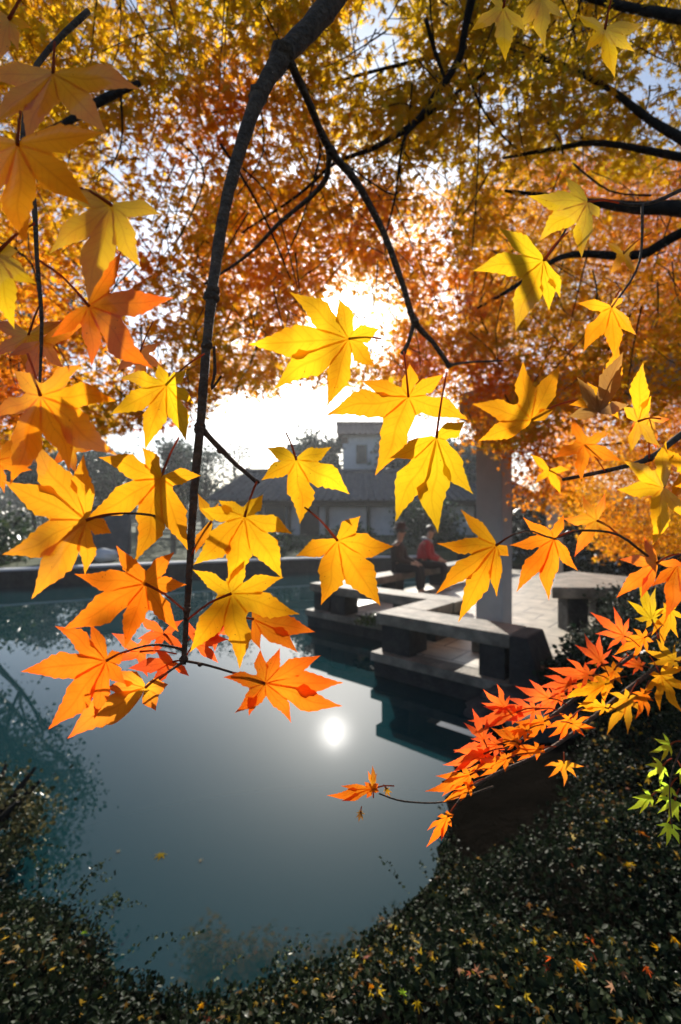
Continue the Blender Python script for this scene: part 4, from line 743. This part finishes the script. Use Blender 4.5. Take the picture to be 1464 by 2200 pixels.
for a in [(322, 2025, .085, 'T', 'large tan dry leaf lying at the lower left edge of the pond, biggest fallen leaf'), (25, 1862, .06, 'P', 'pale beige dry leaf on the bank at the left edge'), (522, 2062, .026, 'Y', 'small yellow leaf on the bank just right of the pond\'s nearest point'), (552, 2032, .028, 'T', 'tan leaf by the water, above the small yellow one near the pond\'s nearest point'),
          (1350, 1855, .035, 'L', 'yellow leaf on the right bank below the lime green sprig'), (1378, 1788, .04, 'GR', 'orange and green leaf upright under the lime green sprig'), (1245, 2072, .042, 'Y', 'bright yellow leaf lying deep in the ground cover, lower right'), (1272, 2022, .03, 'R', 'red leaf just above the bright yellow leaf, lower right'), (1184, 2064, .022, 'R', 'tiny red leaf just left of the bright yellow leaf, lower right'),
          (1180, 1962, .035, 'B', 'brown leaf in the middle of the right ground cover'), (1415, 2035, .03, 'Y', 'yellow leaf near the right edge, the left one of a close pair'), (1452, 2022, .03, 'Y', 'yellow leaf at the right edge, the right one of a close pair'), (820, 1972, .03, 'T', 'tan leaf on the mound right of the pond\'s nearest point'), (1002, 1914, .025, 'P', 'pale leaf on the bank under the low red tip leaf'),
          (800, 2120, .026, 'G', 'golden leaf at the bottom centre, upper one of three'), (866, 2130, .02, 'E', 'light green leaf at the bottom centre right of the golden one'), (898, 2160, .024, 'L', 'yellow green leaf at the bottom, lowest of the centre three'), (432, 2162, .026, 'Y', 'yellow leaf at the bottom edge, left of the centre'), (182, 2002, .02, 'E', 'light green leaf on the left bank above the tan dry leaf'), (710, 2140, .022, 'T', 'small tan leaf at bottom middle, left of the golden leaf'), (1392, 2085, .022, 'R', 'small red leaf low at the right, under the yellow pair')]:
    fallen(*a, group=FG)
for a in [(255, 1828, .022, 'P', 'small pale leaf floating on the pond, left of the floating clump'), (432, 1848, .022, 'P', 'small pale leaf floating on the pond, right of the floating clump'), (345, 1838, .05, 'L', 'floating clump leaf, largest on the pond surface')]:
    fallen(*a, float_=True, name='floating_leaf', group='leaves floating on the pond')
# ------------------------------------------------------------------ air
hz = bpy.data.materials.new('air_haze'); hz.use_nodes = True; nt = hz.node_tree; nt.nodes.clear(); ho = N(nt, 'ShaderNodeOutputMaterial'); hv = N(nt, 'ShaderNodeVolumePrincipled')
hv.inputs['Color'].default_value = (.9, .92, .95, 1); hv.inputs['Density'].default_value = .0012; hv.inputs['Anisotropy'].default_value = .5; nt.links.new(hv.outputs[0], ho.inputs['Volume'])
b = MB(); b.box(-402, 402, -62, 602, -1.8, 14); tag(b.build('haze', hz), kind='stuff')
# ------------------------------------------------------------------ seated people
def skin_mesh(name, pts, edges, root=0, sub=2):
    me = bpy.data.meshes.new(name); me.from_pydata([p[:3] for p in pts], edges, []); o = bpy.data.objects.new(name, me); COL.objects.link(o)
    md = o.modifiers.new('s', 'SKIN'); md.use_smooth_shade = True
    for i, p in enumerate(pts):
        sv = me.skin_vertices[0].data[i]; rr = p[3] if isinstance(p[3], tuple) else (p[3], p[3]); sv.radius = rr; sv.use_root = (i == root)
    s2 = o.modifiers.new('d', 'SUBSURF'); s2.levels = sub; s2.render_levels = sub
    dg = bpy.context.evaluated_depsgraph_get(); m2 = bpy.data.meshes.new_from_object(o.evaluated_get(dg)); bpy.data.objects.remove(o); bpy.data.meshes.remove(me); m2.name = name
    return m2
def person(label, pos, yaw, coat, trouser, shoe, hat=None, lean=.0, armf=.3):
    import mathutils
    t = thing('person', label, 'person', pos); t.rotation_euler = (0, 0, yaw)
    def put(name, me, mat, par=None): o = bpy.data.objects.new(name, me); COL.objects.link(o); o.parent = par or t; me.materials.append(M[mat]); return o
    B = [(0, 0, .10), (-.03+lean*.2, 0, .27), (-.02+lean*.6, 0, .43), (.0+lean, 0, .545), (.02+lean*1.1, 0, .61), (.045+lean*1.15, 0, .70), (.05+lean*1.2, 0, .79)]
    sh = [(-.0+lean, s_*.17, .51) for s_ in (1, -1)]; el = [(.08+lean*.9, s_*.23, .26) for s_ in (1, -1)]; wr = [(armf, s_*.12, .20) for s_ in (1, -1)]; pa = [(armf+.07, s_*.10, .17) for s_ in (1, -1)]
    hp = [(.03, s_*.09, .08) for s_ in (1, -1)]; kn = [(.42, s_*.11, .10) for s_ in (1, -1)]; an = [(.44, s_*.10, -.34) for s_ in (1, -1)]; to = [(.58, s_*.11, -.385) for s_ in (1, -1)]
    pts = [(*B[0], .11), (*B[1], .105), (*B[2], .115), (*B[3], .08), (*B[4], .048), (*B[5], (.082, .075)), (*B[6], (.08, .07))]; ed = [(i, i+1) for i in range(6)]
    for s_ in (0, 1):
        k = len(pts); pts += [(*sh[s_], .055), (*el[s_], .04), (*wr[s_], .028), (*pa[s_], (.034, .018))]; ed += [(3, k), (k, k+1), (k+1, k+2), (k+2, k+3)]
        k = len(pts); pts += [(*hp[s_], .085), (*kn[s_], .058), (*an[s_], .038), (*to[s_], .03)]; ed += [(0, k), (k, k+1), (k+1, k+2), (k+2, k+3)]
    bm_ = skin_mesh('body', pts, ed)
    fg = MB()                                              # fingers curled over the thigh, nose, ears
    for s_ in (0, 1):
        px, py, pz = pa[s_]; sg = 1 if s_ == 0 else -1
        for q_ in range(4): y0 = py+(q_-1.5)*.019; l = (.062, .07, .066, .052)[q_]; fg.tube([(px+.01, y0, pz), (px+l*.6, y0, pz-.004), (px+l, y0, pz-.03)], [.0095, .009, .0065], 6, sub=2)
        fg.tube([(px-.03, py-sg*.025, pz), (px+.0, py-sg*.05, pz-.008), (px+.03, py-sg*.055, pz-.02)], [.011, .0095, .007], 6, sub=2)
    hx, hz = .05+lean*1.2, .765
    fg.ball((hx+.085, 0, hz-.01), .017, (1.1, .8, 1.3)); fg.ball((hx-.005, .079, hz-.01), .024, (.7, .35, 1.1)); fg.ball((hx-.005, -.079, hz-.01), .024, (.7, .35, 1.1))
    fm = fg.mesh('f', smooth=True); bb = bmesh.new(); bb.from_mesh(bm_); bb.from_mesh(fm); bb.to_mesh(bm_); bb.free(); bm_.polygons.foreach_set('use_smooth', [True]*len(bm_.polygons))
    put('body', bm_, 'skin')
    for s_ in (1, -1): e_ = MB(); e_.ball((hx+.072, s_*.03, hz+.015), .010, (.6, 1.3, .8)); put('eye', e_.mesh('eye'), 'black')
    e_ = MB(); e_.ball((hx+.078, 0, hz-.055), .012, (.5, 1.8, .4)); put('mouth', e_.mesh('mouth'), 'red')
    h = MB(); h.ball((hx-.018, 0, hz+.045), .097, (1, .93, .85), 16, 10, .03); put('hair', h.mesh('hair', smooth=True), 'hair')
    cp = [(*B[0], .14), (*B[1], (.15, .135)), (*B[2], (.155, .14)), (*B[3], .105), (B[4][0], 0, B[4][2]-.01, .062)]; ce = [(i, i+1) for i in range(4)]
    for s_ in (0, 1): k = len(cp); cp += [(*sh[s_], .078), (*el[s_], .06), (*wr[s_], .043)]; ce += [(3, k), (k, k+1), (k+1, k+2)]
    put('jacket', skin_mesh('jacket', cp, ce), coat)
    tp_ = [(0, 0, .08, .135)]; te = []
    for s_ in (0, 1): k = len(tp_); tp_ += [(*hp[s_], .105), (*kn[s_], .078), (an[s_][0], an[s_][1], an[s_][2]+.03, .058)]; te += [(0, k), (k, k+1), (k+1, k+2)]
    put('trousers', skin_mesh('trousers', tp_, te), trouser)
    for s_ in (0, 1):
        put('shoe', skin_mesh('shoe', [(an[s_][0]-.05, an[s_][1], -.375, .042), (an[s_][0]+.05, an[s_][1], -.375, .045), (an[s_][0]+.17, an[s_][1], -.385, .034)], [(0, 1), (1, 2)]), shoe)
    if hat:
        h = MB(); hh = hz+.075
        prof = [(.165, 0), (.16, .012), (.105, .02), (.10, .09), (.085, .125), (.0, .12)]; sg = 18; vs, fs = [], []
        for (r_, z_) in prof:
            for k in range(sg): a = 2*math.pi*k/sg; vs.append((hx-.01+r_*math.cos(a), r_*.92*math.sin(a), hh+z_-(.02*math.cos(a)**2 if r_ > .15 else 0)))
        for i in range(len(prof)-1):
            for k in range(sg): fs.append((i*sg+k, i*sg+(k+1) % sg, (i+1)*sg+(k+1) % sg, (i+1)*sg+k))
        fs.append(tuple(range(sg-1, -1, -1))); h.add(vs, fs); put('hat', h.mesh('hat', smooth=True), hat)
    return t
yaw = math.atan2(-.43, .9)
person('person in a brimmed hat, dark brown jacket and black trousers sitting on the terrace bench', st(-1.93, 3.35, .66), yaw, 'browncloth', 'black', 'black', 'felt')
p2 = person('person in a red jacket, black trousers and white shoes sitting on the bench', st(-1.93, 4.25, .66), yaw+.1, 'red', 'black', 'white', None, lean=.10, armf=.34)
sc = MB(); sc.tube([(.06, .09, .56), (.10, .0, .54), (.06, -.09, .56), (-.06, 0, .60), (.06, .09, .56)], [.04]*5, 8); o = bpy.data.objects.new('scarf', sc.mesh('scarf', smooth=True)); COL.objects.link(o); o.parent = p2; o.location = (.07, 0, .02); o.data.materials.append(M['greycloth'])
